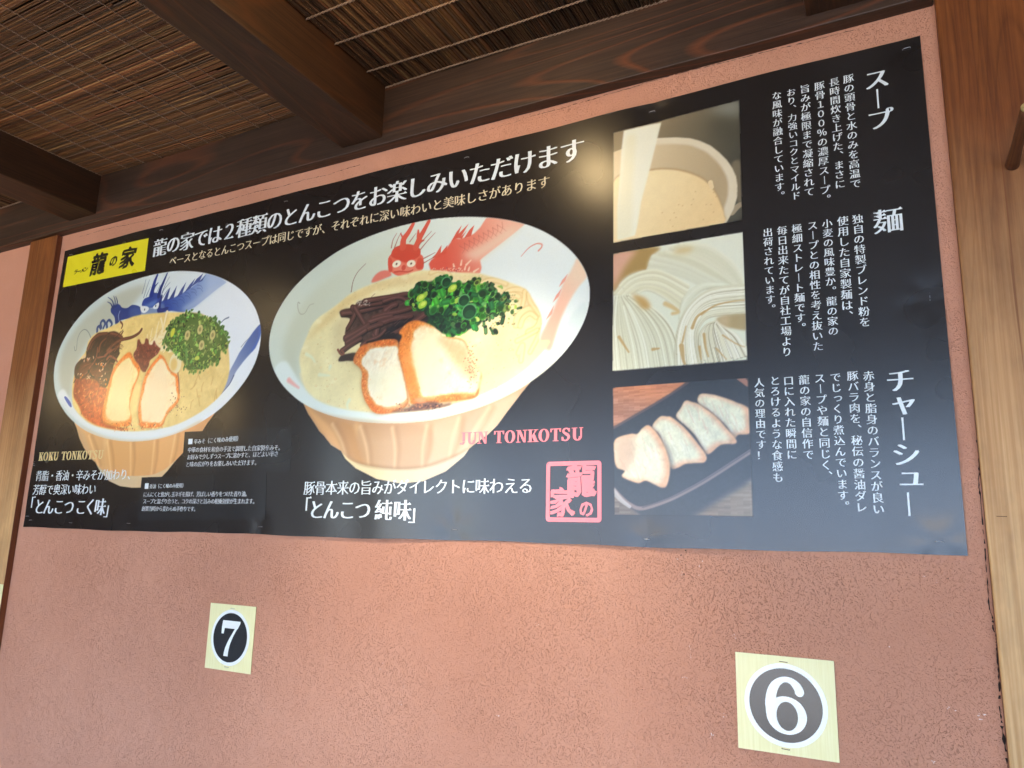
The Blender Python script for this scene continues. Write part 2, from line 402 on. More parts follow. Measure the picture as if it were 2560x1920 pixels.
    st = [([(1000, 1340), (1150, 1320), (1320, 1290), (1520, 1240), (1600, 1250)], 9, 6), ([(1200, 1250), (1350, 1220), (1500, 1200), (1640, 1170)], 8, 6),
          ([(1290, 1180), (1500, 1140), (1700, 1110), (1850, 1080), (1900, 1130), (1890, 1210)], 8, 5), ([(1540, 1180), (1700, 1130), (1810, 1150), (1870, 1240)], 6, 5),
          ([(1130, 1260), (1165, 1320), (1130, 1420), (1060, 1540)], 9, 6), ([(1160, 1260), (1220, 1360), (1290, 1480)], 8, 7), ([(1560, 1300), (1640, 1240), (1700, 1220)], 10, 8),
          ([(1400, 1400), (1560, 1350), (1750, 1310), (1970, 1240)], 9, 6), ([(1350, 1450), (1500, 1400), (1640, 1370)], 9, 7),
          ([(1640, 1620), (1850, 1500), (2050, 1370), (2180, 1250)], 5, 11), ([(1430, 1659), (1470, 1500), (1600, 1430), (1760, 1390), (1900, 1370)], 11, 7),
          ([(1040, 1659), (1200, 1570), (1340, 1480)], 10, 7), ([(1180, 1680), (1280, 1570), (1440, 1500), (1520, 1480)], 10, 6), ([(1050, 1720), (1160, 1650), (1300, 1560)], 7, 8),
          ([(990, 1830), (1100, 1750), (1240, 1670)], 8, 6), ([(1360, 1720), (1440, 1700), (1400, 1620)], 6, 5), ([(1250, 1760), (1340, 1700), (1480, 1640), (1560, 1560)], 6, 5)]
    for q, w0, w1 in st:
        P = z1(q)
        stroke(P + (1, -2.2), (38, 28, 26), w0 + 1, w1 + 1, a=.8, soft=1.5)
        stroke(P, (92, 64, 57), w0, w1, soft=1.2, hl=(136, 104, 96))
    for p in inside(D, 26, rg):
        t = rg.uniform(-.2, .9); d = np.array([math.cos(t), math.sin(t)]) * rg.uniform(4, 13)
        stroke([p - d, p + (1, 1), p + d], (110, 82, 74), 1.6, 1, a=.55)
    for p in rg.uniform((1180, 1170), (1360, 1240), (34, 2)):
        ell(z1([p])[0], 1.3, 1.1, (205, 200, 185), a=.6)
    fill(z3([(950, 390), (980, 320), (1060, 295), (1180, 285), (1150, 380), (1060, 385)]), (52, 40, 34), .97, soft=.8)
    stroke(z3([(940, 240), (980, 300), (1020, 290), (990, 250)]), (130, 90, 72), 4, 3)
    stroke(z3([(1660, 60), (1500, 130), (1330, 150)]), (34, 28, 30), 10, 6, a=.9, soft=2)
    # spring onion heap
    sc = z2([(-250, 1060), (-130, 950), (0, 920), (130, 870), (200, 860), (290, 940), (450, 940), (540, 920), (650, 960), (810, 1000), (830, 1090), (1000, 1100), (1020, 1160), (940, 1240),
             (930, 1330), (720, 1400), (620, 1500), (500, 1550), (430, 1600), (280, 1620), (150, 1600), (0, 1500), (-60, 1330), (-180, 1300), (-270, 1190)])
    SC = full(sc, soft=1)
    comp((0, GX, 0, GZ, SC), (28, 58, 40), 1)
    low = full(z2([(-100, 1350), (200, 1330), (450, 1500), (300, 1640), (100, 1620), (-60, 1480)]), soft=6)
    mids = [(66, 140, 62), (48, 118, 58), (92, 162, 72), (36, 88, 50), (76, 150, 58), (56, 126, 66), (30, 74, 46)]
    lts = [(150, 190, 110), (176, 205, 96), (120, 170, 110), (206, 214, 130)]
    scallions(SC, 300, rg, 7.8, None, mids, lts)
    comp((0, GX, 0, GZ, low * SC), (20, 46, 40), .5)
    for q, r in (((430, 1170), 10), ((500, 1320), 13), ((200, 930), 9)):
        c = z2([q])[0]
        ell(c, r, r * .95, (78, 138, 90)); ell(c, r * .84, r * .78, (26, 66, 42)); ell(c + (1, -3), r * .6, r * .45, (40, 92, 56), a=.8)
        stroke([c + r * .9 * np.array([math.cos(t), math.sin(t)]) for t in np.linspace(.4, 3.4, 8)], (128, 178, 128), 1.6, 1, a=.8)
    for q in ((-135, 1130 + 5), (-110, 1225), (280, 1010)):
        ell(z2([q])[0], 8, 5.5, (172, 200, 84), .4); ell(z2([q])[0] + (1, 1), 4.5, 3, (206, 220, 120), .4)
    stray = full(z2([(480, 870), (800, 950), (1080, 1050), (1160, 1220), (1110, 1480), (880, 1620), (700, 1560), (560, 1580), (750, 1380), (940, 1300), (900, 1110), (700, 980)]))
    scallions(stray, 34, rg, 5.5, None, [(96, 132, 84), (80, 120, 76), (140, 160, 90), (60, 100, 66)], lts)
    for p in inside(stray, 60, rg):
        ell(p, 1.5, 1, (120, 120, 70), a=.5)
    # two slices of pork
    def pork(P, edge, core, seed, inner_soft=5.0, shift=(0, 0), sc_=.78):
        m_ = full(P, soft=.9)
        shd = full(P + (-2, -2), soft=3)
        comp((0, GX, 0, GZ, np.clip(shd * .5, 0, 1)), (120, 92, 62), .6)
        comp((0, GX, 0, GZ, m_), edge)
        speck(m_, .10, 3.2, seed, (1, .8, .55))
        c_ = P.mean(0)
        P2 = (smooth(P) - c_) * sc_ + c_ + shift
        m2 = full(P2, sm=False, soft=inner_soft)
        n_ = noise(GZ, GX, 7, seed + 1)
        nl = noise(GZ, GX, 22, seed + 2, 2)
        soft2 = np.clip((m2 + (n_ - .5) * .4 + (nl - .5) * 1.3 - .42) * 1.5 + .5, 0, 1) * m_
        comp((0, GX, 0, GZ, soft2), tuple(np.array(core) * (.93, .86, .74)), .85)
        m2 = np.clip((m2 + (n_ - .5) * .5 + (nl - .5) * .8 - .66) * 2.4 + .5, 0, 1) * m_
        comp((0, GX, 0, GZ, m2), core, .95)
        speck(m2, .05, 14, seed + 5, (.6, .9, 1.3)); speck(m2, .035, 3, seed + 6, (.8, 1, 1.1))
        # browned outermost line, glaze glints, fibres of the meat
        er = np.clip(m_ - full((smooth(P) - c_) * .965 + c_, sm=False, soft=1.0), 0, 1)
        comp((0, GX, 0, GZ, er * np.clip(nl * 3 - 1.3, 0, 1)), (150, 88, 46), .5)
        rr = np.random.default_rng(seed)
        band = np.clip(m_ - m2, 0, 1)
        for p in inside(band, 90, rr):
            d = rr.uniform(-2, 2, 2)
            stroke([p, p + d], [(244, 196, 130), (168, 100, 52), (228, 164, 98)][rr.integers(3)], 1.6, .8, a=.7, soft=.9, clip=m_)
        ax = P.max(0) - P.min(0); di = np.array([.35, 1.0]) * min(ax) * .10
        for p in inside(m2, 46, rr):
            k_ = rr.uniform(.3, 1.1) * (1 if rr.random() < .5 else -1)
            stroke([p - di * k_, p + (rr.normal(0, 2), 0), p + di * k_], tuple(np.array(core) * rr.choice([.90, .94, 1.05])), 2.2, 1, a=.45, soft=1.8, clip=m2)
        return m_
    p1 = z3([(1145, 365), (1170, 300), (1250, 190), (1400, 140), (1560, 105), (1720, 120), (1750, 300), (1810, 560), (1850, 780), (1860, 950), (1750, 1030), (1600, 1075), (1430, 1070), (1310, 930),
             (1260, 780), (1250, 660), (1260, 560), (1230, 480), (1160, 420)])
    m1 = pork(p1, (206, 128, 66), (236, 232, 212), 31, 2.6, (7, -1), .82)
    fill(z3([(1350, 560), (1700, 520), (1810, 760), (1820, 930), (1650, 1010), (1480, 930), (1380, 760)]), (224, 224, 200), .8, soft=6, clip=m1)
    p2 = np.vstack([z3([(1900, 945), (1880, 860), (1830, 640), (1780, 450), (1745, 300), (1745, 160), (1780, 60)]),
                    z1([(1740, 1600), (1790, 1530), (1870, 1460), (1990, 1435), (2130, 1480), (2212, 1530)]),
                    z2([(60, 1540), (120, 1590), (150, 1650)]), z4([(300, 80), (430, 120), (490, 230), (530, 330), (560, 440), (660, 560), (640, 690), (600, 850), (400, 900), (150, 930), (0, 940)]),
                    z3([(2100, 930), (2000, 950)])])
    m2 = pork(p2, (212, 140, 72), (238, 230, 204), 35, 3.4, (13, 1), .86)
    fill(z3([(1960, 60), (2212, 30), (2300, 300), (2320, 600), (2250, 820), (2080, 830), (1980, 640), (1930, 350)]), (228, 222, 190), .85, soft=7, clip=m2)
    fill(z4([(80, 60), (300, 100), (480, 200), (540, 400), (640, 620), (480, 600), (300, 380), (150, 200)]), (196, 150, 108), .55, soft=5, clip=m2)
    fill(z3([(1760, 200), (1900, 150), (1930, 400), (2000, 700), (2000, 900), (1880, 850), (1820, 600)]), (222, 150, 82), .5, soft=4, clip=m2)
    for p in z4(rg.normal((520, 440), (40, 150), (90, 2))):
        ell(p, rg.uniform(.7, 1.6), rg.uniform(.6, 1.2), (120, 84, 62) if rg.random() < .6 else (236, 205, 170), a=.55)
    for p in z3(rg.normal((1300, 820), (40, 130), (60, 2))):
        ell(p, 1.2, .9, (240, 190, 140), a=.5, clip=m1)
    fill(z3([(1640, 1070), (1700, 1040), (1860, 1000), (1960, 950), (2212, 920), (2300, 960), (2420, 940), (2400, 1010), (2212, 1030), (1900, 1062)]), (98, 68, 62), .85, soft=2, clip=S)
    for p in z3(rg.uniform((1700, 950), (2400, 1050), (70, 2))):
        ell(p, 1.6, 1.1, [(70, 44, 40), (165, 120, 100), (205, 150, 110)][rg.integers(3)], a=.6, clip=S)
    fill(z3([(1940, 890), (2040, 870), (2100, 920), (2000, 940)]), (232, 165, 130), .8, soft=1.5, clip=S)
    # ============================ the small bowl ============================
    zA, zB = zoomer(130, 670, .12658), zoomer(400, 670, .12658)
    zC, zD = zoomer(130, 870, .12658), zoomer(400, 870, .12658)
    body = cv([(188, 1045), (190, 1058), (195.6, 1070), (202.9, 1096.1), (213.7, 1119.6), (233.6, 1148.5), (242.7, 1155.7), (251.7, 1173.8), (277, 1202.8), (304.1, 1215.4),
               (331.3, 1219), (356.6, 1219), (380, 1208), (405.1, 1192.9), (419.6, 1177.5), (438.6, 1154), (457.5, 1134.1), (480, 1108), (508.2, 1077.2), (519, 1060), (548, 1022), (450, 980), (250, 980)])
    F = full(body, sm=False)
    COV[:] = np.maximum(COV, F)
    grad(F, (222, 182, 132), (226, 178, 128), cv([(200, 1100)])[0], cv([(450, 1100)])[0])
    for q, c, al in [([(193, 1070), (215, 1085), (238, 1150), (212, 1120)], (206, 176, 140), .7), ([(222, 1085), (262, 1100), (275, 1190), (245, 1160)], (216, 176, 128), .8),
                     ([(262, 1100), (275, 1104), (280, 1195), (272, 1190)], (232, 200, 150), .6), ([(275, 1104), (385, 1103), (372, 1190), (282, 1192)], (220, 176, 122), .7),
                     ([(400, 1100), (450, 1088), (440, 1140), (395, 1180)], (232, 186, 132), .7), ([(470, 1085), (540, 1035), (505, 1080), (470, 1110)], (214, 168, 125), .7)]:
        fill(cv(q), c, al, soft=3, clip=F)
    for xa, ya, xb, yb in ((226, 1090, 250, 1164), (272, 1104, 282, 1188), (330, 1108, 330, 1190), (388, 1104, 380, 1188), (440, 1088, 425, 1165)):
        stroke(cv([(xa, ya), ((xa + xb) / 2, (ya + yb) / 2), (xb, yb)]), (246, 214, 164), 5, 3, a=.55, soft=4, clip=F)
        stroke(cv([(xa + 8, ya), ((xa + xb) / 2 + 10, (ya + yb) / 2), (xb + 6, yb)]), (176, 128, 82), 8, 4, a=.32, soft=6, clip=F)
    ft = full(cv([(243, 1160), (262, 1176), (300, 1188), (345, 1190), (385, 1186), (415, 1172), (442, 1150), (420, 1185), (380, 1215), (331, 1226), (290, 1216), (258, 1186)])) * F
    grad(ft, (205, 190, 160), (228, 200, 160), cv([(260, 1180)])[0], cv([(420, 1180)])[0])
    rim = cv([(410, 684.6), (332.5, 704.2), (275.6, 730.8), (237.6, 757.3), (205.9, 790.3), (174.3, 834.6), (151.5, 880), (141.4, 920.6), (140.1, 952.3), (145.2, 990.3), (161.6, 1023.2),
              (188.2, 1054.8), (222.8, 1080.5), (268, 1097), (313.2, 1104.5), (349.4, 1105), (400, 1097.5), (457.5, 1077), (493.7, 1060), (548.1, 1024.4), (583.5, 990.3), (621.5, 945.9),
              (646.8, 901.6), (659.5, 847.2), (658.2, 813), (640.5, 764.9), (602.5, 724.4), (551.9, 696.6), (507.6, 683.3), (450.6, 678.9)])
    rim = fit_ellipse(rim)
    R2 = full(rim, sm=False)
    COV[:] = np.maximum(COV, R2)
    grad(R2, (206, 218, 212), (232, 238, 238), cv([(200, 850)])[0], cv([(550, 850)])[0])
    fill(cv([(160, 980), (152, 930), (165, 870), (215, 800), (300, 735), (370, 715), (310, 790), (230, 850), (190, 930), (180, 990)]), (186, 186, 165), .7, soft=6, clip=R2)
    fill(cv([(148, 990), (165, 1020), (195, 1050), (230, 1073), (300, 1093), (380, 1093), (450, 1073), (545, 1018), (600, 960), (585, 955), (540, 1002), (440, 1060), (340, 1078), (240, 1062), (190, 1020), (165, 975)]),
         (230, 236, 232), .9, soft=2, clip=R2)
    fill(cv([(200, 1062), (268, 1092), (349, 1101), (430, 1086), (500, 1052), (500, 1062), (430, 1096), (349, 1110), (268, 1102)]), (214, 196, 160), .6, soft=2, clip=R2)
    bl = zB([(-20, 900), (-40, 760), (0, 720), (80, 650), (300, 590), (450, 510), (640, 390), (820, 240), (930, 115), (1200, 190), (1340, 290), (1150, 420), (900, 620), (700, 780), (600, 830), (470, 890), (250, 850)])
    bm = full(bl, sm=False, soft=.8) * R2
    grad(bm, (44, 76, 148), (176, 192, 214), zB([(120, 700)])[0], zB([(1000, 420)])[0], a=.95)
    fill(zB([(450, 800), (700, 640), (1000, 430), (1300, 300), (1150, 420), (900, 620), (700, 790), (550, 850)]), (188, 200, 214), .6, soft=4, clip=R2)
    for q in ([(80, 660), (150, 500), (225, 385), (160, 650)], [(180, 650), (280, 480), (355, 350), (290, 600)], [(340, 600), (440, 420), (535, 280), (455, 520)], [(490, 500), (600, 340), (715, 205), (625, 400)],
              [(620, 390), (740, 220), (870, 110), (800, 260)], [(760, 300), (880, 190), (935, 120), (850, 260)]):
        fill(zB(q), (52, 72, 132), .9, sm=False, clip=R2)
    for k in range(12):
        x = 200 + (k % 6) * 120; y = 760 - (k % 6) * 75 + (k // 6) * 60
        stroke(zB([(x - 50, y - 40), (x + 20, y - 30), (x + 60, y + 30)]), (40, 60, 120), 1.2, .7, a=.5, clip=R2)
    fill(zA([(1200, 880), (1220, 780), (1360, 730), (1420, 790), (1520, 800), (1620, 740), (1740, 760), (1790, 820), (1780, 960), (1700, 975), (1500, 1020), (1380, 1050), (1340, 1110), (1290, 1130), (1270, 980)]), (46, 70, 128), .97, clip=R2)
    fill(zA([(1560, 850), (1700, 780), (1780, 840), (1760, 960), (1600, 990)]), (110, 130, 170), .5, soft=3, clip=R2)
    stroke(zA([(1380, 860), (1350, 950), (1360, 1050)]), (190, 200, 215), 2, 1.5, a=.8)
    for q in ([(1240, 800), (1200, 720), (1135, 680)], [(1260, 780), (1230, 660), (1145, 590)], [(1280, 780), (1285, 660), (1258, 565)], [(1300, 770), (1330, 680), (1298, 575)], [(1310, 760), (1350, 720)]):
        stroke(zA(q), (40, 62, 112), 4, 1.2, clip=R2)
    fill(zA([(1805, 730), (1850, 620), (1950, 570), (1990, 500), (2150, 520), (2160, 680), (2010, 790), (1840, 770)]), (52, 80, 148), .97, clip=R2)
    fill(zA([(1850, 760), (1950, 690), (2100, 640), (2010, 770)]), (130, 160, 200), .6, soft=2, clip=R2)
    fill(zA([(1780, 900), (1790, 780), (1930, 780), (2020, 800), (2212, 700), (2250, 900), (2100, 920), (1800, 950)]), (120, 140, 170), .8, soft=1.5, clip=R2)
    stroke(zA([(2130, 830), (2170, 640), (2190, 560)]), (34, 58, 122), 9, 5, clip=R2)
    stroke(zA([(2140, 850), (2212, 840), (2300, 800)]), (34, 58, 122), 10, 6, clip=R2)
    for q, c in (([(1785, 770), (1910, 770), (1935, 830), (1860, 895), (1795, 870)], (1858, 830)), ([(2025, 770), (2130, 690), (2115, 800), (2040, 815)], (2072, 757))):
        fill(zA(q), (226, 230, 226), 1, clip=R2); ell(zA([c])[0], 1.5, 2.2, (40, 50, 60))
    for q, w0, w1 in (([(1990, 540), (2030, 370), (2060, 260), (2105, 150)], 12, 5), ([(2050, 380), (2120, 300)], 4, 1.5)):
        stroke(zA(q), (36, 66, 140), w0, w1, clip=R2)
    stroke(zB([(0, 560), (30, 430), (90, 290), (165, 110)]), (28, 56, 118), 10, 3, clip=R2)
    for q in ([(40, 560), (110, 420), (220, 290)], [(60, 500), (130, 330), (210, 180)], [(70, 600), (150, 470), (220, 400)]):
        stroke(zB(q), (90, 105, 130), 1.6, .9, a=.8, clip=R2)
    for q in ([(1810, 520), (1850, 380), (1885, 240)], [(1840, 600), (1900, 400), (1955, 240)], [(1890, 570), (1970, 380)], [(2030, 470), (2090, 330)], [(2080, 520), (2160, 340)]):
        stroke(zA(q), (90, 105, 130), 1.6, .9, a=.8, clip=R2)
    for q in ([(1010, 1190), (1000, 1100), (1045, 1045), (1085, 1100), (1050, 1200)], [(1125, 1190), (1120, 1090), (1170, 1040), (1220, 1110), (1190, 1180)], [(930, 1270), (935, 1190), (970, 1160), (1000, 1210)]):
        stroke(zA(q), (52, 80, 125), 6, 5, clip=R2)
    stroke(zA([(810, 1400), (760, 1280), (690, 1225), (610, 1270), (550, 1390), (530, 1520), (520, 1620), (490, 1640), (480, 1560)]), (110, 120, 115), 1.6, 1.3, a=.85, clip=R2)
    bd = np.vstack([zB([(1930, 1210), (2030, 1120), (2045, 1250), (2000, 1400), (1930, 1580)]), zD([(1880, 60), (1700, 260), (1560, 440), (1500, 540), (1400, 720), (1230, 910), (1200, 900), (1220, 780), (1330, 590), (1480, 330), (1600, 110)]),
                    zB([(1640, 1630), (1790, 1400)])])
    BD = full(bd, soft=.8) * R2
    grad(BD, (72, 98, 150), (150, 162, 186), zB([(2000, 1350)])[0], zD([(1400, 500)])[0], a=.93)
    stroke(zB([(2000, 1180), (1990, 1400), (1860, 1640)]), (84, 118, 182), 5, 4, a=.7, soft=3, clip=R2)
    stroke(zD([(1490, 550), (1400, 720), (1230, 910)]), (90, 105, 130), 3, 1.5, a=.8, clip=R2)
    stroke(zB([(1640, 1570), (1720, 1470), (1800, 1390)]), (130, 140, 150), 1.6, 1, a=.8, clip=R2)
    stroke(zB([(1200, 1120), (1290, 1030), (1385, 985)]), (120, 135, 150), 1.6, 3, a=.9, clip=R2)
    fill(zC([(275, 990), (310, 965), (400, 1080), (420, 1170), (370, 1150)]), (62, 98, 170), .9, clip=R2)
    soup = cv([(189.5, 1020.6), (212.3, 1047.2), (237.6, 1063.7), (281.9, 1075.1), (338.9, 1078.9), (395.8, 1072.5), (444.3, 1061.1), (501.3, 1032), (539.2, 1002.9), (558.2, 982.7),
               (571, 955), (577.2, 928.2), (577, 895), (572, 855), (562, 834.6), (539.2, 806.7), (505.1, 785), (457, 781.4), (400, 783), (345.2, 790.3), (307.2, 805.4), (269.2, 823.2), (243.9, 834.6),
               (226.2, 853.5), (218.6, 880), (200, 905), (188, 945), (184.4, 971.3), (184.4, 1000)])
    S = full(soup, soft=1) * R2
    grad(S, (234, 210, 146), (228, 206, 148), cv([(330, 800)])[0], cv([(520, 1000)])[0])
    speck(S, .05, 16, 41); speck(S, .025, 3, 42, (1, .85, .6))
    for k in range(26):
        p = cv([(rg.uniform(440, 560), rg.uniform(930, 1040))])[0]
        t = rg.uniform(.7, 2.2); d = np.array([math.cos(t), math.sin(t)]) * rg.uniform(6, 16)
        stroke([p - d, p + rg.uniform(-3, 3, 2), p + d], (236, 212, 150) if k % 2 else (196, 160, 100), 2.4, 1.6, a=.5, soft=1.5, clip=S)
    for p in inside(S, 50, rg):
        r_ = rg.uniform(1.2, 3.2); ell(p, r_, r_ * .7, (204, 160, 92), a=.5, clip=S); ell(p, r_ * .6, r_ * .45, (246, 226, 170), a=.7, clip=S)
    # sauce
    sau = full(zC([(500, 560), (700, 600), (900, 640), (1100, 790), (1110, 900), (1060, 1150), (1050, 1400), (1300, 1560), (1550, 1600), (1400, 1625), (1100, 1580), (850, 1500), (650, 1350), (560, 1150), (460, 950), (480, 700)]), soft=1.5) * S
    grad(sau, (150, 62, 32), (204, 100, 48), zC([(600, 620)])[0], zC([(900, 1350)])[0], a=.97)
    speck(sau, .14, 5, 44, (1, .8, .5))
    for p in inside(sau, 60, rg):
        t = rg.uniform(0, 3); d = np.array([math.cos(t), math.sin(t)]) * rg.uniform(1, 5)
        stroke([p - d, p + d], [(228, 150, 90), (110, 52, 34), (238, 190, 130)][rg.integers(3)], 2, 1.2, a=.6, soft=1.2)
    dk = np.vstack([zA([(735, 1659), (760, 1520), (860, 1380), (960, 1290), (1100, 1290), (1270, 1260), (1400, 1330), (1430, 1400), (1380, 1500), (1360, 1659)]),
                    zC([(1370, 120), (1260, 320), (1220, 480), (1120, 760), (1000, 760), (900, 640), (700, 600), (500, 600), (490, 380), (600, 240), (700, 200), (715, 60)])])
    D = full(dk, soft=.8)
    comp((0, GX, 0, GZ, D), (50, 28, 22), .98)
    speck(D, .16, 6, 45, (1, .7, .6))
    fill(zC([(560, 560), (620, 330), (760, 260), (850, 420), (1000, 400), (1050, 600), (1000, 750), (900, 640)]), (122, 62, 38), .75, soft=3)
    for q, w in (([(750, 1600), (830, 1440), (960, 1330), (1120, 1300)], 9), ([(1130, 1640), (1250, 1520), (1400, 1430), (1600, 1380), (1740, 1300), (1800, 1220)], 8), ([(1400, 1330), (1440, 1260)], 4),
                 ([(960, 1659), (1000, 1500), (1100, 1400)], 6), ([(1200, 1300), (1330, 1330), (1430, 1400)], 7), ([(1390, 1070), (1430, 1130), (1410, 1200)], 4), ([(1180, 1659), (1330, 1560), (1380, 1480)], 6)):
        stroke(zA(q), (104, 62, 46), w, w * .7, soft=1.2, hl=(164, 118, 94))
    for q, w in (([(780, 400), (900, 220), (940, 0)], 4), ([(900, 210), (1080, 170)], 4), ([(1080, 160), (1200, 40)], 6), ([(600, 580), (740, 480)], 4), ([(1120, 230), (1180, 170), (1280, 220), (1320, 280)], 5)):
        stroke(zC(q), (140, 88, 76), w, w * .7, soft=1)
    for p in zC(np.vstack([rg.uniform((650, 180), (900, 260), (10, 2)), rg.uniform((900, 300), (1120, 740), (16, 2)), rg.uniform((520, 480), (850, 620), (8, 2)), [(740, 560), (760, 590), (1060, 650), (1110, 640), (1010, 330)]])):
        d = rg.uniform(-3, 3, 2)
        stroke([p, p + d], (226, 196, 180) if rg.random() < .8 else (214, 140, 60), rg.uniform(2, 5), 2.5, a=.9, soft=1)
    stroke(zC([(755, 460), (800, 540), (870, 590)]), (24, 20, 22), 5, 3)
    for p in inside(D, 46, rg):
        t = rg.uniform(-.4, 1.2); d = np.array([math.cos(t), math.sin(t)]) * rg.uniform(4, 13)
        stroke([p - d, p + rg.uniform(-3, 3, 2), p + d], [(96, 58, 42), (28, 16, 14), (140, 94, 72), (74, 40, 28)][rg.integers(4)], rg.uniform(1.5, 3.5), 1.2, a=.8, soft=1)
    # bean sprouts
    for k in range(44):
        p = zB([(rg.uniform(-260, 130), rg.uniform(1280, 1620))])[0] if k % 2 else zB([(rg.uniform(-60, 260), rg.uniform(1180, 1640))])[0]
        t = rg.uniform(.2, 1.5); d = np.array([math.cos(t), math.sin(t)]) * rg.uniform(6, 15)
        stroke([p - d, p + rg.uniform(-2, 2, 2), p + d], (244, 228, 188) if k % 3 else (222, 196, 140), rg.uniform(2.5, 5), 2, a=.85, soft=1.1)
    for q, w in (([(160, 870), (110, 1080), (60, 1290)], 6), ([(40, 1000), (70, 1150), (60, 1300)], 5), ([(0, 1370), (140, 1370), (280, 1390)], 8), ([(60, 1600), (200, 1530), (320, 1450)], 11), ([(200, 1640), (300, 1610), (380, 1580)], 8),
                 ([(100, 1320), (170, 1220)], 5), ([(-60, 1550), (-120, 1500), (-200, 1560)], 16), ([(-250, 1600), (-180, 1640), (-100, 1640)], 14), ([(-90, 1450), (-60, 1340)], 9)):
        stroke(zB(q), (240, 222, 180), w, w * .7, soft=1.5, a=.95, hl=(248, 238, 210))
    ell(zD([(320, 310)])[0], 16, 20, (232, 222, 186), .2); ell(zD([(290, 330)])[0], 9, 12, (222, 196, 132), .2, soft=2)
    # fish-shaped lump of red miso
    ms = np.vstack([zA([(1720, 1440), (1760, 1420), (1790, 1500), (1850, 1500), (1880, 1400), (1930, 1430), (1940, 1510), (2000, 1520), (2040, 1440), (2080, 1520), (2160, 1600)]), zC([(2150, 40), (2100, 130), (1960, 250), (1930, 360), (1850, 480), (1760, 400), (1640, 160), (1700, 20)])])
    M_ = full(ms, soft=.8)
    comp((0, GX, 0, GZ, M_), (122, 62, 50), .97); speck(M_, .14, 4, 47, (1, .7, .65))
    for p in inside(M_, 24, rg):
        ell(p, rg.uniform(1, 3), rg.uniform(1, 2), [(196, 140, 126), (74, 34, 28), (160, 92, 76)][rg.integers(3)], rg.uniform(0, 3), a=.7)
    # onion heap
    sc = np.vstack([zB([(160, 1250), (230, 1120), (330, 1040), (430, 960), (560, 890), (700, 900), (840, 930), (960, 1010), (1100, 1050), (1190, 1120), (1270, 1260), (1370, 1440), (1360, 1600)]),
                    zD([(1230, 60), (1200, 230), (1080, 300), (900, 400), (700, 440), (560, 430), (490, 300), (400, 120), (280, 80)]), zB([(120, 1500), (100, 1400)])])
    SC = full(sc, soft=1)
    comp((0, GX, 0, GZ, SC), (86, 112, 58), 1)
    scallions(SC, 230, rg, 5.2, None, [(112, 154, 78), (134, 166, 88), (88, 132, 66), (150, 166, 100), (100, 146, 78)], [(190, 200, 130), (206, 208, 120), (170, 186, 120)])
    rag = np.clip(full(sc + 0, soft=5.0) * 2.2, 0, 1) * (1 - SC)
    scallions(rag * (rag > .05) + 0, 0, rg, 5, None, [(0, 0, 0)], [(0, 0, 0)]) if False else None
    ys_, xs_ = np.where((rag > .25))
    for k_ in rg.integers(0, len(ys_), 70):
        p = np.array([xs_[k_], ys_[k_]], float); c_ = [(112, 150, 78), (134, 166, 88), (92, 130, 66), (150, 166, 100)][rg.integers(4)]
        ell(p, rg.uniform(2, 5), rg.uniform(1.5, 3.5), c_, rg.uniform(0, 3)); ell(p, 1.6, 1, tuple(np.array(c_) * .6), rg.uniform(0, 3))
    gl = full(zB([(700, 1000), (1000, 1050), (1200, 1250), (1250, 1450), (1150, 1650), (800, 1700), (560, 1600), (480, 1350), (560, 1100)]), soft=10)  # warm lamp glow painted softly over the printed heap
    comp((0, GX, 0, GZ, gl * SC), (176, 176, 124), .30)
    for q in ((810, 1220), (840, 1530), (1060, 1330), (560, 1330)):
        ell(zB([q])[0], 7, 9, (206, 196, 142)); ell(zB([q])[0], 3, 4, (160, 150, 104))
    for q in (((270, 1280), (206, 208, 92)),):
        ell(zB([q[0]])[0], 5, 9, q[1], -.3)
    ell(zD([(750, 205)])[0], 6, 4, (200, 206, 110)); stroke(zD([(540, 40), (540, 200), (560, 330)]), (120, 158, 96), 6, 4)
    # pork
    p1 = zC([(1560, 90), (1660, 250), (1760, 370), (1740, 550), (1640, 820), (1560, 1150), (1600, 1400), (1540, 1540), (1300, 1560), (1060, 1480), (1020, 1300), (1040, 1150), (1100, 900), (1150, 700), (1230, 450), (1360, 260)])
    m1 = pork(p1, (236, 146, 66), (250, 226, 172), 51, 2.2, (1, 1), .86)
    fill(zC([(1400, 300), (1560, 300), (1580, 650), (1500, 1100), (1480, 1450), (1120, 1420), (1100, 1200), (1220, 800)]), (246, 222, 172), .8, soft=3.5, clip=m1)
    p2 = np.vstack([zC([(1780, 1560), (1740, 1400), (1730, 1200), (1780, 880), (1860, 560), (1980, 340), (2120, 170)]), zD([(0, 130), (100, 190), (200, 400), (250, 470), (370, 560), (390, 800), (400, 1000), (330, 1130), (220, 1240), (130, 1370), (80, 1500), (0, 1560), (-100, 1580)])])
    m2 = pork(p2, (238, 146, 76), (252, 230, 192), 55, 2.2, (0, 1), .88)
    fill(np.vstack([zC([(1990, 500), (2150, 280)]), zD([(60, 300), (140, 550), (200, 900), (150, 1100), (20, 1380)]), zC([(1860, 1430), (1800, 1150), (1880, 800)])]), (248, 226, 190), .8, soft=4, clip=m2)
    stroke(zD([(370, 500), (390, 700), (395, 900)]), (120, 68, 50), 3, 2, a=.6, soft=2)
    for p in zC(rg.uniform((1300, 1480), (2200, 1640), (60, 2))):
        d = rg.uniform(-4, 4, 2)
        stroke([p, p + d], [(250, 214, 150), (222, 140, 80), (160, 90, 60), (250, 226, 180)][rg.integers(4)], 2.5, 1.5, a=.8, soft=1.2, clip=S)
    for p in zD(rg.normal((330, 1100), (110, 130), (50, 2))):
        ell(p, 1.4, 1, (130, 86, 60) if rg.random() < .5 else (242, 216, 170), a=.6, clip=S)
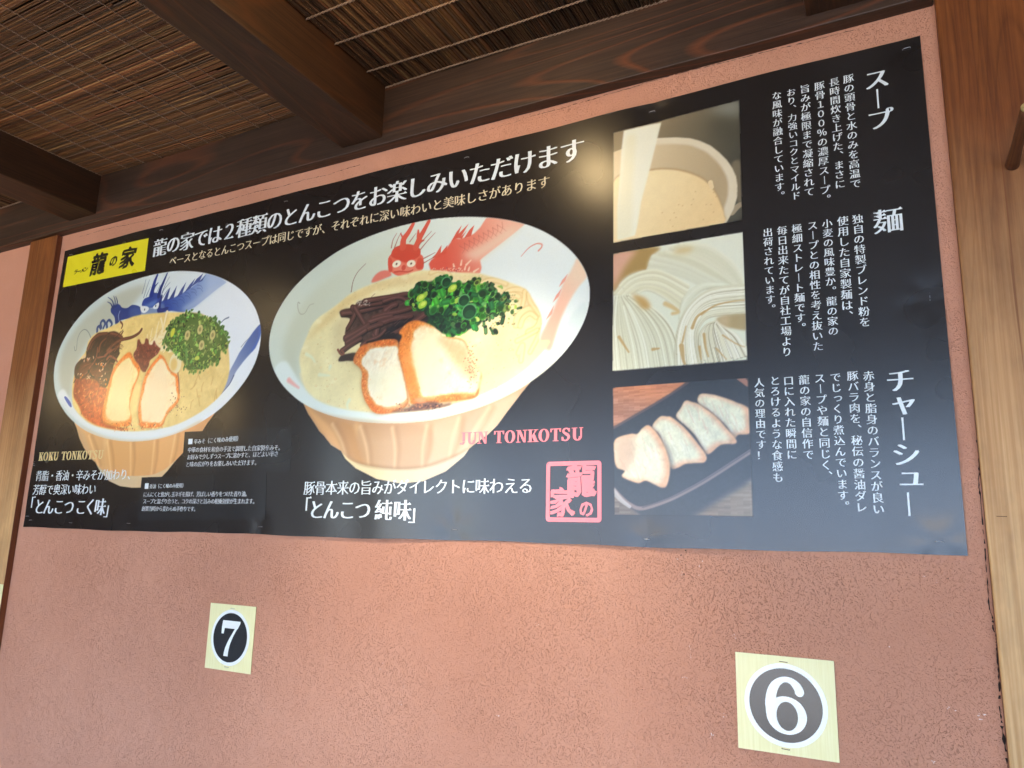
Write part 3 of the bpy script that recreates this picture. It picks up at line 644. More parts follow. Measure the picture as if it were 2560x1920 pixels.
    # ============================ photo 1: stock pot ============================
    z = zoomer(1510, 230, .24112)
    q = z([(108, 435), (1405, 105), (1435, 1335), (108, 1570)])
    F = full(q, sm=False); COV[:] = np.maximum(COV, F)
    grad(F, (150, 138, 114), (88, 86, 74), z([(600, 300)])[0], z([(1400, 600)])[0])
    fill(z([(1120, 170), (1410, 100), (1420, 260), (1330, 290), (1180, 240)]), (150, 152, 142), .8, soft=6, clip=F)
    fill(z([(1120, 300), (1300, 280), (1410, 320), (1410, 560), (1200, 480), (1100, 400)]), (84, 82, 70), .6, soft=8, clip=F)
    fill(z([(1330, 770), (1430, 750), (1440, 1150), (1380, 1100)]), (140, 130, 108), .8, soft=1.5, clip=F)
    stroke(z([(1330, 1260), (1400, 1190), (1450, 1170)]), (170, 158, 135), 8, 6, clip=F)
    pot = z([(90, 640), (200, 600), (560, 492), (750, 485), (900, 495), (1000, 522), (1110, 570), (1200, 640), (1280, 720), (1335, 800), (1375, 890), (1388, 980), (1385, 1100), (1350, 1220), (1300, 1320), (1240, 1420),
             (700, 1560), (90, 1620)])
    P_ = full(pot, sm=False, soft=.5) * F
    grad(P_, (222, 208, 178), (186, 170, 140), z([(300, 700)])[0], z([(1200, 900)])[0])
    stroke(z([(560, 510), (750, 500), (900, 508), (1000, 536), (1110, 586), (1195, 655), (1270, 735), (1325, 820), (1358, 900), (1368, 990), (1362, 1100), (1325, 1220), (1270, 1330), (1220, 1400)]), (226, 218, 196), 13, 19, a=.9, soft=4, clip=P_)
    so = z([(90, 1000), (250, 850), (480, 828), (560, 818), (650, 815), (750, 822), (850, 842), (960, 880), (1050, 930), (1130, 1010), (1190, 1110), (1230, 1210), (1250, 1280), (1215, 1390), (700, 1560), (90, 1620)])
    fill(so + (0, 1.6), (170, 142, 104), .8, soft=1.2, clip=P_)
    SP = full(so, soft=.8) * P_
    grad(SP, (242, 226, 188), (232, 208, 164), z([(500, 900)])[0], z([(1150, 1250)])[0])
    speck(SP, .012, 8, 61)
    for p in inside(SP, 110, rg):
        k_ = z([(1100, 1350)])[0]
        if np.hypot(*(p - k_)) < 60 * rg.random() + 20:
            ell(p, 1, .8, (190, 160, 120) if rg.random() < .5 else (240, 222, 185), a=.5)
    stroke(z([(1110, 950), (1125, 1000)]), (232, 212, 175), 6, 5)
    pour = z([(212, 412), (600, 322), (560, 500), (480, 830), (440, 980), (395, 1150), (360, 1380), (330, 1500), (150, 1545), (148, 1200), (165, 1000), (190, 600)])
    fill(pour, (240, 240, 222), .97, sm=False, soft=.8, clip=F)
    stroke(z([(290, 500), (240, 1000), (220, 1450)]), (232, 226, 196), 14, 22, a=.5, soft=8, clip=F)
    # ============================ photo 2: raw noodles ============================
    z = zoomer(1510, 570, .223)
    q = z([(117, 303), (1560, 57), (1608, 1485), (110, 1610)])
    F = full(q, sm=False); COV[:] = np.maximum(COV, F)
    grad(F, (228, 230, 212), (222, 226, 206), z([(800, 500)])[0], z([(500, 1400)])[0])
    br = z([(90, 290), (620, 225), (540, 330), (505, 410), (498, 485), (430, 490), (300, 535), (200, 610), (110, 720)])
    fill(br, (172, 148, 98), 1, soft=2, clip=F)
    fill(z([(90, 290), (370, 250), (300, 370), (230, 480), (190, 560), (110, 690)]), (216, 178, 158), .95, soft=4, clip=F)
    # loops of noodles as many fine strokes
    def fan(a, b, n, w, lo, hi, al=.9, sf=1.0, shade=(176, 170, 138), gap=.55):
        """a bundle of strands swept between two guide curves"""
        a, b = z(a), z(b)
        for k in rg.permutation(n):
            t = (k + rg.uniform(-.4, .4)) / (n - 1); t = min(max(t, 0), 1)
            P = smooth(a * (1 - t) + b * t, False, 6); P = P + np.cumsum(rg.normal(0, .05, P.shape), 0)
            c_ = np.array(lo) + (np.array(hi) - lo) * rg.random()
            i0 = int(len(P) * rg.uniform(0, .25)) if rg.random() < .4 else 0
            stroke(P[i0:] + (-.7, -.9), shade, w * 1.1, w, a=gap * rg.uniform(.2, 1), soft=sf, sm=False, clip=F)
            stroke(P[i0:], tuple(c_), w, w * .8, a=al, soft=sf, sm=False, clip=F)
    fan([(560, 330), (900, 420), (1200, 560), (1420, 660)], [(900, 180), (1200, 220), (1450, 400), (1580, 620)], 26, 4.0, (222, 222, 196), (240, 240, 222), .5, 3, gap=.25)
    fan([(500, 500), (800, 520), (1100, 640), (1300, 760)], [(560, 330), (900, 420), (1200, 560), (1420, 660)], 18, 4.0, (220, 222, 200), (238, 240, 224), .5, 3, gap=.25)
    fan([(120, 740), (300, 560), (600, 485), (960, 650)], [(330, 770), (500, 700), (700, 790), (870, 930)], 30, 3.0, (224, 222, 192), (240, 240, 220), .7, 2, gap=.4)
    fan([(870, 930), (930, 760), (1100, 640), (1300, 640)], [(860, 1100), (940, 880), (1120, 700), (1400, 650)], 14, 3, (224, 226, 204), (238, 240, 224), .6, 2, gap=.3)
    fan([(150, 780), (110, 1100), (120, 1400), (140, 1640)], [(300, 760), (600, 930), (800, 1180), (900, 1600)], 64, 2.6, (216, 216, 190), (240, 242, 224), .9, 1.2, gap=.7)
    fan([(820, 1580), (830, 1200), (950, 900), (1200, 700), (1620, 640)], [(1130, 1580), (1060, 1250), (1100, 1080), (1230, 990), (1620, 960)], 44, 2.4, (218, 216, 190), (242, 242, 226), .92, .9, gap=.8)
    fan([(1130, 1580), (1080, 1250), (1150, 1100), (1260, 1050)], [(1640, 1420), (1520, 1230), (1370, 1120), (1280, 1070)], 40, 2.4, (220, 218, 192), (242, 242, 228), .92, .9, shade=(140, 130, 100), gap=.8)
    fill(z([(330, 760), (450, 790), (520, 860), (520, 915), (440, 905), (380, 830)]), (190, 156, 96), .9, soft=2.5, clip=F)
    stroke(z([(700, 860), (780, 900), (840, 950), (780, 970)]), (206, 178, 120), 6, 4, a=.7, soft=3, clip=F)
    ell(z([(900, 262)])[0], 12, 4, (206, 184, 128), a=.7, soft=3)
    fill(z([(1270, 1030), (1330, 1000), (1450, 980), (1620, 985), (1630, 1145), (1430, 1130), (1330, 1090)]), (176, 160, 120), .95, soft=1.2, clip=F)
    fill(z([(1270, 1030), (1330, 1000), (1400, 990), (1400, 1120), (1330, 1090)]), (206, 188, 155), .7, soft=3, clip=F)
    for q_, w in (([(1000, 1130), (1050, 1010), (1140, 940)], 4), ([(880, 1330), (900, 1480), (920, 1540)], 6), ([(1130, 1200), (1150, 1350), (1180, 1450)], 3.5), ([(890, 1290), (930, 1110)], 2.5), ([(1080, 1340), (1100, 1480)], 3),
                  ([(1100, 980), (1250, 880), (1450, 830), (1590, 818)], 2.5), ([(1340, 1210), (1480, 1300), (1580, 1340)], 2), ([(1270, 1360), (1380, 1480)], 2), ([(180, 1230), (290, 1400)], 4), ([(560, 1370), (630, 1360)], 4)):
        stroke(z(q_), (188, 160, 104), w, w * .5, a=.8, soft=1.4, clip=F)
    # ============================ photo 3: sliced pork on a dish ============================
    z = zoomer(1510, 930, .2291)
    q = z([(110, 180), (1575, 75), (1632, 1575), (127, 1558)])
    F = full(q, sm=False); COV[:] = np.maximum(COV, F)
    grad(F, (42, 46, 50), (50, 56, 62), z([(900, 200)])[0], z([(800, 1400)])[0])
    speck(F, .03, 2.5, 70)
    W1 = full(z([(60, 150), (930, 100), (890, 135), (740, 240), (560, 350), (300, 500), (90, 620)]), sm=False, soft=.8) * F
    grad(W1, (196, 138, 98), (170, 128, 102), z([(400, 180)])[0], z([(300, 400)])[0])
    W2 = full(z([(1700, 1100), (1700, 1640), (940, 1600), (1060, 1530), (1300, 1370), (1500, 1260), (1612, 1170)]), sm=False, soft=3) * F
    grad(W2, (150, 136, 116), (132, 116, 98), z([(1500, 1300)])[0], z([(1200, 1570)])[0])
    W3 = full(z([(60, 1320), (125, 1330), (300, 1480), (430, 1580), (60, 1640)]), sm=False, soft=1.5) * F
    comp((0, GX, 0, GZ, W3), (120, 110, 100))
    for Wm, sd in ((W1, 71), (W2, 72), (W3, 73)):
        ys, xs = np.where(Wm > .02); a0, a1, b0, b1 = ys.min(), ys.max() + 1, xs.min(), xs.max() + 1
        n_ = noise((a1 - a0) * 3, max(4, (b1 - b0) // 6), 2.4, sd)[::1]
        n_ = np.repeat(n_, 7, axis=1)[:a1 - a0, :b1 - b0]
        ART[a0:a1, b0:b1] += ((n_ - .5) * .22 * Wm[a0:a1, b0:b1])[..., None]
    stroke(z([(110, 620), (320, 500), (600, 340), (760, 240), (930, 125)]), (104, 84, 78), 3, 2.5, a=.8, clip=F)
    stroke(z([(1480, 60), (1580, 140)]), (170, 130, 110), 7, 6, clip=F)
    stroke(z([(110, 1270), (200, 1370), (300, 1450), (430, 1490), (700, 1405), (900, 1310), (1100, 1200), (1350, 1040), (1640, 850)]), (150, 134, 130), 4.5, 5, a=.9, soft=1.2, clip=F)
    stroke(z([(110, 1300), (200, 1400), (290, 1470)]), (190, 188, 186), 7, 4, a=.8, soft=1.2, clip=F)
    stroke(z([(430, 1480), (700, 1392), (900, 1298), (1100, 1188), (1350, 1028), (1640, 838)]), (92, 88, 90), 1.6, 1.6, a=.8, clip=F)
    for P, sd in ([(1040, 340), (1060, 250), (1180, 250), (1300, 280), (1450, 335), (1600, 420), (1610, 660), (1480, 690), (1430, 725), (1350, 600), (1180, 440)], 81), \
                 ([(800, 490), (850, 400), (900, 320), (980, 335), (1050, 360), (1220, 480), (1350, 620), (1450, 740), (1435, 790), (1290, 800), (1150, 905), (1090, 830), (1000, 690), (900, 590)], 82), \
                 ([(540, 600), (620, 495), (700, 490), (760, 505), (900, 620), (1050, 800), (1130, 920), (1110, 990), (1010, 1000), (900, 1010), (820, 1050), (740, 1050), (690, 870), (620, 690)], 83), \
                 ([(135, 740), (300, 680), (375, 680), (430, 620), (500, 585), (600, 680), (690, 850), (735, 1050), (700, 1240), (640, 1265), (560, 1230), (470, 1190), (380, 1215), (240, 1165), (205, 1130), (240, 1080), (150, 1040), (122, 900)], 84):
        P = z(P)
        m_ = full(P, soft=.7) * F
        comp((0, GX, 0, GZ, full(P + (3, -3), soft=3) * F), (28, 30, 34), .6)
        comp((0, GX, 0, GZ, m_), (222, 184, 150))
        m3 = full((smooth(P) - P.mean(0)) * .88 + P.mean(0) + (-3.5, .5), sm=False, soft=2.6)
        comp((0, GX, 0, GZ, m_ * m3), (226, 226, 202))
        speck(m_, .06, 9, sd, (1, .9, .8)); speck(m_, .04, 3, sd + 9)
        r4 = np.random.default_rng(sd)
        for p in inside(m3 * m_, 26, r4):
            d = np.array([-.35, 1.0]) * r4.uniform(3, 9)
            stroke([p - d, p + r4.normal(0, 1.5, 2), p + d], [(206, 204, 182), (240, 240, 224), (214, 196, 172)][r4.integers(3)], 1.8, .8, a=.5, soft=1.2, clip=m_)
        if sd == 84:
            fill(z([(140, 760), (320, 700), (350, 900), (260, 1080), (150, 1020)]), (196, 160, 136), .6, soft=4, clip=m_)
    ART[:] = np.clip(ART, 0, 1)
    # press curve: deeper mid-tones and a little more chroma
    lum = ART.mean(-1, keepdims=True)
    ART[:] = np.clip(lum + (ART - lum) * 1.16, 0, 1)
    ART[:] = np.where(ART < .9, .9 * (ART / .9) ** 1.18, ART)
    # ink dithering of the whole print, so that flat tones are not dead flat
    ART[:] *= (1 + (rngA.random((GZ, GX, 1)) - .5) * .02)

paint()
# ---------------------------------------------------------------------------
# helpers
# ---------------------------------------------------------------------------
def lin(c):
    c = np.asarray(c, np.float32)
    return np.where(c <= 0.04045, c / 12.92, ((c + 0.055) / 1.055) ** 2.4)

def rgb(r, g, b):
    return tuple(float(v) for v in lin(np.array([r, g, b]) / 255.0)) + (1.0,)

def mat(name, col=(.5, .5, .5, 1), rough=.6, spec=.5, metal=0.0):
    m = bpy.data.materials.new(name); m.use_nodes = True
    b = m.node_tree.nodes['Principled BSDF']
    b.inputs['Base Color'].default_value = col; b.inputs['Roughness'].default_value = rough
    b.inputs['Specular IOR Level'].default_value = spec; b.inputs['Metallic'].default_value = metal
    return m, m.node_tree.nodes, m.node_tree.links, b

def coords(N, L, scale=(1, 1, 1), kind='Object'):
    tc = N.new('ShaderNodeTexCoord'); mp = N.new('ShaderNodeMapping'); mp.inputs['Scale'].default_value = scale
    L.new(tc.outputs[kind], mp.inputs['Vector']); return mp.outputs['Vector']

def tex_noise(N, L, vec, scale, detail=3, rough=.55, dist=0.0):
    n = N.new('ShaderNodeTexNoise'); n.inputs['Scale'].default_value = scale; n.inputs['Detail'].default_value = detail
    n.inputs['Roughness'].default_value = rough; n.inputs['Distortion'].default_value = dist
    L.new(vec, n.inputs['Vector']); return n.outputs['Fac']

def ramp(N, L, fac, stops):
    r = N.new('ShaderNodeValToRGB'); e = r.color_ramp.elements
    e[0].position, e[0].color = stops[0][0], stops[0][1]
    e[1].position, e[1].color = stops[-1][0], stops[-1][1]
    for p, c in stops[1:-1]:
        q = e.new(p); q.color = c
    L.new(fac, r.inputs['Fac']); return r.outputs['Color']

def mix(N, L, fac, a, b, mode='MIX'):
    m = N.new('ShaderNodeMix'); m.data_type = 'RGBA'; m.blend_type = mode
    for s, v in ((m.inputs[0], fac), (m.inputs[6], a), (m.inputs[7], b)):
        if hasattr(v, 'is_linked') or hasattr(v, 'links'):
            L.new(v, s)
        else:
            s.default_value = v
    return m.outputs[2]

def mathn(N, L, op, a, b=0.0, c=None):
    m = N.new('ShaderNodeMath'); m.operation = op
    for i, v in enumerate((a, b, c)):
        if v is None: continue
        if hasattr(v, 'links'): L.new(v, m.inputs[i])
        else: m.inputs[i].default_value = v
    return m.outputs[0]

def bump(N, L, h, strength, dist, b):
    n = N.new('ShaderNodeBump'); n.inputs['Strength'].default_value = strength; n.inputs['Distance'].default_value = dist
    L.new(h, n.inputs['Height']); L.new(n.outputs['Normal'], b.inputs['Normal']); return n

GREY = lambda v: (v, v, v, 1)

def mesh_np(name, V, F, m=None, parent=None, smooth_=False, cols=None, mats=None):
    """V (n,3) array, F list of tuples or (k,3|4) array"""
    me = bpy.data.meshes.new(name)
    V = np.asarray(V, np.float32)
    if isinstance(F, np.ndarray):
        k, w = F.shape
        me.vertices.add(len(V)); me.vertices.foreach_set('co', V.ravel())
        me.loops.add(k * w); me.loops.foreach_set('vertex_index', F.astype(np.int32).ravel())
        me.polygons.add(k); me.polygons.foreach_set('loop_start', (np.arange(k) * w).astype(np.int32))
        me.update(calc_edges=True)
    else:
        me.from_pydata([tuple(map(float, v)) for v in V], [], F)
    if smooth_:
        me.polygons.foreach_set('use_smooth', np.ones(len(me.polygons), bool))
    if cols is not None:
        a = me.color_attributes.new('ink', 'FLOAT_COLOR', 'POINT')
        c4 = np.ones((len(V), 4), np.float32); c4[:, :3] = cols
        a.data.foreach_set('color', c4.ravel())
    if mats:
        for q in mats: me.materials.append(q)
    elif m: me.materials.append(m)
    me.validate() if not isinstance(F, np.ndarray) else None
    o = bpy.data.objects.new(name, me); COL.objects.link(o)
    if parent is not None: o.parent = parent
    return o

def tag(o, label=None, cat=None, group=None, kind=None):
    for k, v in (('label', label), ('category', cat), ('group', group), ('kind', kind)):
        if v: o[k] = v
    return o

def empty(name, loc=(0, 0, 0)):
    o = bpy.data.objects.new(name, None); COL.objects.link(o); o.location = loc; o.empty_display_size = .05
    return o

class MB:
    """collects shapes into one mesh, local to an origin"""
    def __init__(s, org=(0, 0, 0)): s.v = []; s.f = []; s.mi = []; s.o = np.array(org, float); s.c = []
    def add(s, V, F, mi=0, c=None):
        n = sum(len(q) for q in s.v); V = np.asarray(V, float) - s.o
        s.v.append(V); s.f += [tuple(i + n for i in f) for f in F]; s.mi += [mi] * len(F)
        if c is not None: s.c.append(np.tile(np.asarray(c, np.float32), (len(V), 1)))
    def box(s, a, b, mi=0, ch=0.0):
        x0, y0, z0 = a; x1, y1, z1 = b
        if ch <= 0:
            V = [(x0, y0, z0), (x1, y0, z0), (x1, y1, z0), (x0, y1, z0), (x0, y0, z1), (x1, y0, z1), (x1, y1, z1), (x0, y1, z1)]
            F = [(3, 2, 1, 0), (4, 5, 6, 7), (0, 1, 5, 4), (1, 2, 6, 5), (2, 3, 7, 6), (3, 0, 4, 7)]
            s.add(V, F, mi); return
        import bmesh
        bm = bmesh.new(); bmesh.ops.create_cube(bm, size=1)
        for v in bm.verts:
            v.co = (x0 + (v.co.x + .5) * (x1 - x0), y0 + (v.co.y + .5) * (y1 - y0), z0 + (v.co.z + .5) * (z1 - z0))
        bmesh.ops.bevel(bm, geom=bm.edges[:], offset=ch, segments=2, affect='EDGES', profile=.5)
        bm.verts.index_update()
        s.add([tuple(v.co) for v in bm.verts], [tuple(v.index for v in f.verts) for f in bm.faces], mi); bm.free()
    def tube(s, P, r, n=6, mi=0, c=None, caps=True, squash=1.0):
        P = np.asarray(P, float); r = np.broadcast_to(r, (len(P),))
        T = np.gradient(P, axis=0); T /= np.linalg.norm(T, axis=1)[:, None]
        up = np.array([0, 0, 1.0]) if abs(T[0][2]) < .9 else np.array([1.0, 0, 0])
        V = []
        for p, t, q in zip(P, T, r):
            a = np.cross(t, up); a /= np.linalg.norm(a); b = np.cross(a, t)
            for k in range(n):
                w = 2 * math.pi * k / n
                V.append(p + q * (math.cos(w) * a + squash * math.sin(w) * b))
        F = [(i * n + k, i * n + (k + 1) % n, (i + 1) * n + (k + 1) % n, (i + 1) * n + k) for i in range(len(P) - 1) for k in range(n)]
        if caps: F += [tuple(range(n))[::-1], tuple((len(P) - 1) * n + k for k in range(n))]
        s.add(V, F, mi, c)
    def build(s, name, m=None, parent=None, smooth_=False, mats=None, loc=None):
        V = np.vstack(s.v); o = mesh_np(name, V, s.f, m, None, smooth_, mats=mats, cols=np.vstack(s.c) if s.c else None)
        if mats: o.data.polygons.foreach_set('material_index', s.mi)
        if parent is not None:
            o.parent = parent
        else:
            o.location = s.o
        return o

# ---------------------------------------------------------------------------
# materials
# ---------------------------------------------------------------------------
def stucco_material():
    m, N, L, b = mat('stucco', rough=.92, spec=.25)
    v = coords(N, L)
    big = tex_noise(N, L, v, 2.2, 4)
    col = ramp(N, L, big, [(.28, rgb(187, 132, 107)), (.5, rgb(197, 141, 115)), (.72, rgb(206, 151, 125))])
    # trowelled render: flat float marks broken by small worm-like pits
    vs = coords(N, L, (1, 1, .72))
    warp = N.new('ShaderNodeTexNoise'); warp.inputs['Scale'].default_value = 60; warp.inputs['Detail'].default_value = 3; L.new(vs, warp.inputs['Vector'])
    vv = N.new('ShaderNodeVectorMath'); vv.operation = 'MULTIPLY_ADD'; L.new(warp.outputs['Color'], vv.inputs[0]); vv.inputs[1].default_value = (.012, .012, .012); L.new(vs, vv.inputs[2])
    pit = tex_noise(N, L, vv.outputs[0], 430, 3.5, .65, .4)
    pitm = ramp(N, L, pit, [(.30, GREY(0)), (.46, GREY(1))])
    dens = ramp(N, L, tex_noise(N, L, v, 9, 3), [(.35, GREY(.35)), (.65, GREY(1))])
    inv = mathn(N, L, 'SUBTRACT', 1.0, pitm)
    pm = mathn(N, L, 'MULTIPLY', inv, dens)
    col = mix(N, L, mathn(N, L, 'MULTIPLY', pm, .24), col, rgb(134, 84, 66))
    fine = tex_noise(N, L, v, 520, 3)
    col = mix(N, L, mathn(N, L, 'MULTIPLY', fine, .16), col, rgb(222, 172, 150))
    L.new(col, b.inputs['Base Color'])
    h = mathn(N, L, 'ADD', mathn(N, L, 'MULTIPLY', pm, -1.0), mathn(N, L, 'ADD', mathn(N, L, 'MULTIPLY', pit, .9), mathn(N, L, 'MULTIPLY', fine, .25)))
    bump(N, L, h, .9, .0013, b)
    return m

def wood_material(name, base, dark, streak, along='x', knots=1.0, rings=9.0, rough=.6, weather=None, spec=.35, gloss=None):
    """sawn wood: cathedral grain from contour lines of stretched noise; weather = (z0, z1, pale base, pale dark)"""
    m, N, L, b = mat(name, rough=rough, spec=spec)
    sc = {'x': (.55, 5.0, 5.0), 'y': (5.0, .55, 5.0), 'z': (5.0, 5.0, .45)}[along]
    v = coords(N, L, sc)
    n = tex_noise(N, L, v, 1.35, 1.2, .4, .25)
    r_ = mathn(N, L, 'MULTIPLY', n, rings * 2)
    fr = mathn(N, L, 'FRACT', r_)
    ring = ramp(N, L, fr, [(0, GREY(.1)), (.72, GREY(0)), (.9, GREY(.75)), (1, GREY(.15))])
    fib = {'x': (4, 260, 260), 'y': (260, 4, 260), 'z': (260, 260, 4)}[along]
    fv = coords(N, L, fib)
    fibre = tex_noise(N, L, fv, 1.0, 3)
    big = tex_noise(N, L, v, .8, 2)
    col = ramp(N, L, fibre, [(.3, dark), (.7, base)])
    blot = ramp(N, L, big, [(.42, GREY(0)), (.62, GREY(1))])
    sm = mathn(N, L, 'MULTIPLY', ring, mathn(N, L, 'ADD', mathn(N, L, 'MULTIPLY', blot, .75), .2))
    col = mix(N, L, mathn(N, L, 'MULTIPLY', sm, knots), col, streak)
    if weather:
        z0, z1, pb, pd = weather
        tc = N.new('ShaderNodeTexCoord'); sx = N.new('ShaderNodeSeparateXYZ'); L.new(tc.outputs['Object'], sx.inputs[0])
        edge = mathn(N, L, 'ADD', sx.outputs['Z'], mathn(N, L, 'MULTIPLY', mathn(N, L, 'SUBTRACT', tex_noise(N, L, v, 2.5, 4), .5), .5))
        mr = N.new('ShaderNodeMapRange'); L.new(edge, mr.inputs[0]); mr.inputs[1].default_value = z0; mr.inputs[2].default_value = z1
        mr.inputs[3].default_value = 1; mr.inputs[4].default_value = 0
        pale = mix(N, L, mathn(N, L, 'MULTIPLY', ring, .7), ramp(N, L, fibre, [(.3, pd), (.7, pb)]), pd)
        col = mix(N, L, mr.outputs[0], col, pale)
    stain = ramp(N, L, tex_noise(N, L, coords(N, L, {'x': (1.2, 4, 4), 'y': (4, 1.2, 4), 'z': (4, 4, 1.2)}[along]), 4.0, 5, .65), [(.38, GREY(.72)), (.6, GREY(1.04))])
    col = mix(N, L, .8, col, stain, 'MULTIPLY')
    chk = ramp(N, L, tex_noise(N, L, coords(N, L, {'x': (1.1, 90, 90), 'y': (90, 1.1, 90), 'z': (90, 90, 1.1)}[along]), 1.0, 2), [(.27, GREY(1)), (.31, GREY(0))])
    col = mix(N, L, mathn(N, L, 'MULTIPLY', chk, .6), col, dark)
    L.new(col, b.inputs['Base Color'])
    h = mathn(N, L, 'ADD', mathn(N, L, 'MULTIPLY', fibre, .6), mathn(N, L, 'MULTIPLY', ring, .5))
    bump(N, L, h, .5, .0012, b)
    return m

M = {}
M['stucco'] = stucco_material()
M['dark_beam'] = wood_material('dark_beam', rgb(68, 50, 38), rgb(48, 35, 27), rgb(120, 66, 38), 'x', .95, 7, .5, spec=.4)
M['rafter'] = wood_material('rafter', rgb(74, 48, 30), rgb(50, 33, 22), rgb(96, 55, 28), 'y', .9, 6, .55)
M['post'] = wood_material('post', rgb(142, 86, 40), rgb(114, 64, 28), rgb(104, 52, 22), 'z', .8, 9, .55, weather=(1.60, 2.10, rgb(224, 184, 130), rgb(194, 146, 94)))
M['post_side'] = wood_material('post_side', rgb(132, 78, 48), rgb(104, 58, 36), rgb(96, 50, 30), 'z', .7, 8, .6)
M['post_dark'] = wood_material('post_dark', rgb(138, 80, 36), rgb(108, 58, 26), rgb(88, 44, 18), 'z', .85, 9, .5, weather=(1.56, 2.3, rgb(232, 190, 134), rgb(204, 154, 98)))
M['board'] = wood_material('board', rgb(70, 52, 40), rgb(50, 36, 28), rgb(60, 40, 26), 'x', .5, 7, .8)

def reed_material():
    m, N, L, b = mat('reed', rough=.55, spec=.35)
    a = N.new('ShaderNodeVertexColor'); a.layer_name = 'ink'
    v = coords(N, L)
    n = tex_noise(N, L, v, 42, 3)
    col = mix(N, L, mathn(N, L, 'MULTIPLY', n, .5), a.outputs['Color'], rgb(70, 46, 30))
    sp = ramp(N, L, tex_noise(N, L, v, 260, 2), [(.66, GREY(0)), (.74, GREY(1))])
    col = mix(N, L, mathn(N, L, 'MULTIPLY', sp, .45), col, rgb(200, 160, 110))
    L.new(col, b.inputs['Base Color'])
    bump(N, L, tex_noise(N, L, v, 300, 3), .5, .0006, b)
    return m
M['reed'] = reed_material()

def cord_material(k=1.0):
    m, N, L, b = mat('cord', rough=.9, spec=.2)
    v = coords(N, L); n = tex_noise(N, L, v, 500, 2)
    L.new(ramp(N, L, n, [(.3, rgb(118 * k, 98 * k, 82 * k)), (.7, rgb(158 * k, 135 * k, 118 * k))]), b.inputs['Base Color'])
    bump(N, L, n, .6, .0005, b); return m
M['cord'] = cord_material(); M['cord_pale'] = cord_material(1.12)

def print_material(name, attr=False, col=None, rough=.27, spec=.75, grain=.02):
    """laminated paper: satin coat over ink; a faint woven grain"""
    m, N, L, b = mat(name, rough=rough, spec=spec)
    v = coords(N, L)
    g = tex_noise(N, L, v, 900, 2)
    if attr:
        a = N.new('ShaderNodeVertexColor'); a.layer_name = 'ink'; src = a.outputs['Color']
    else:
        r = N.new('ShaderNodeRGB'); r.outputs[0].default_value = col; src = r.outputs[0]
    L.new(mix(N, L, mathn(N, L, 'MULTIPLY', g, grain), src, GREY(.5)), b.inputs['Base Color'])
    rr = mathn(N, L, 'ADD', mathn(N, L, 'MULTIPLY', tex_noise(N, L, v, 5, 2), .06), rough - .03)
    L.new(rr, b.inputs['Roughness'])
    bump(N, L, g, .10, .0002, b)
    return m
M['ink_black'] = print_material('ink_black', col=rgb(23, 17, 15))
M['ink_slate'] = print_material('ink_slate', col=rgb(30, 30, 31))
M['ink_photo'] = print_material('ink_photo', attr=True, rough=.31)
M['ink_white'] = print_material('ink_white', col=rgb(226, 234, 236), rough=.28)
M['ink_grey'] = print_material('ink_grey', col=rgb(214, 218, 220), rough=.28)
M['ink_cream'] = print_material('ink_cream', col=rgb(226, 212, 176), rough=.28)
M['ink_gold'] = print_material('ink_gold', col=rgb(226, 202, 142), rough=.28)
M['ink_red'] = print_material('ink_red', col=rgb(236, 122, 126), rough=.28)
M['ink_yellow'] = print_material('ink_yellow', col=rgb(232, 222, 36), rough=.28)
M['ink_brush'] = print_material('ink_brush', col=rgb(16, 18, 18), rough=.28)
M['steel'], N_, L_, b_ = mat('steel', rgb(198, 200, 204), .32, .5, 1.0)
L_.new(ramp(N_, L_, tex_noise(N_, L_, coords(N_, L_), 300, 2), [(.3, GREY(.2)), (.7, GREY(.45))]), b_.inputs['Roughness'])
M['rust'], N_, L_, b_ = mat('rust', rgb(96, 66, 44), .8)
L_.new(ramp(N_, L_, tex_noise(N_, L_, coords(N_, L_), 700, 3), [(.3, rgb(74, 50, 36)), (.7, rgb(128, 92, 58))]), b_.inputs['Base Color'])

def card_material():
    m, N, L, b = mat('card', rough=.38, spec=.45)
    v = coords(N, L, (420, 420, 14))
    n = tex_noise(N, L, v, 1, 3)
    L.new(ramp(N, L, n, [(.3, rgb(232, 226, 168)), (.7, rgb(240, 236, 186))]), b.inputs['Base Color'])
    L.new(mathn(N, L, 'ADD', mathn(N, L, 'MULTIPLY', n, .1), .33), b.inputs['Roughness'])
    return m
M['card'] = card_material()
M['card_white'] = print_material('card_white', col=rgb(238, 244, 242), rough=.3)
M['card_black'] = print_material('card_black', col=rgb(26, 30, 36), rough=.26)

# ---------------------------------------------------------------------------
# setting: ground, building shell, canopy
# ---------------------------------------------------------------------------
def ground_material():
    m, N, L, b = mat('pavement', rough=.9, spec=.3)
    v = coords(N, L)
    n = tex_noise(N, L, v, 3, 5); f = tex_noise(N, L, v, 120, 3)
    c = ramp(N, L, n, [(.3, rgb(156, 144, 128)), (.7, rgb(174, 162, 145))])
    L.new(mix(N, L, mathn(N, L, 'MULTIPLY', f, .3), c, rgb(120, 116, 110)), b.inputs['Base Color'])
    bump(N, L, f, .5, .003, b); return m
M['pavement'] = ground_material()
g = MB(); g.add([(-120, -120, 0), (120, -120, 0), (120, 120, 0), (-120, 120, 0)], [(0, 1, 2, 3)])
tag(g.build('ground', M['pavement']), kind='structure')

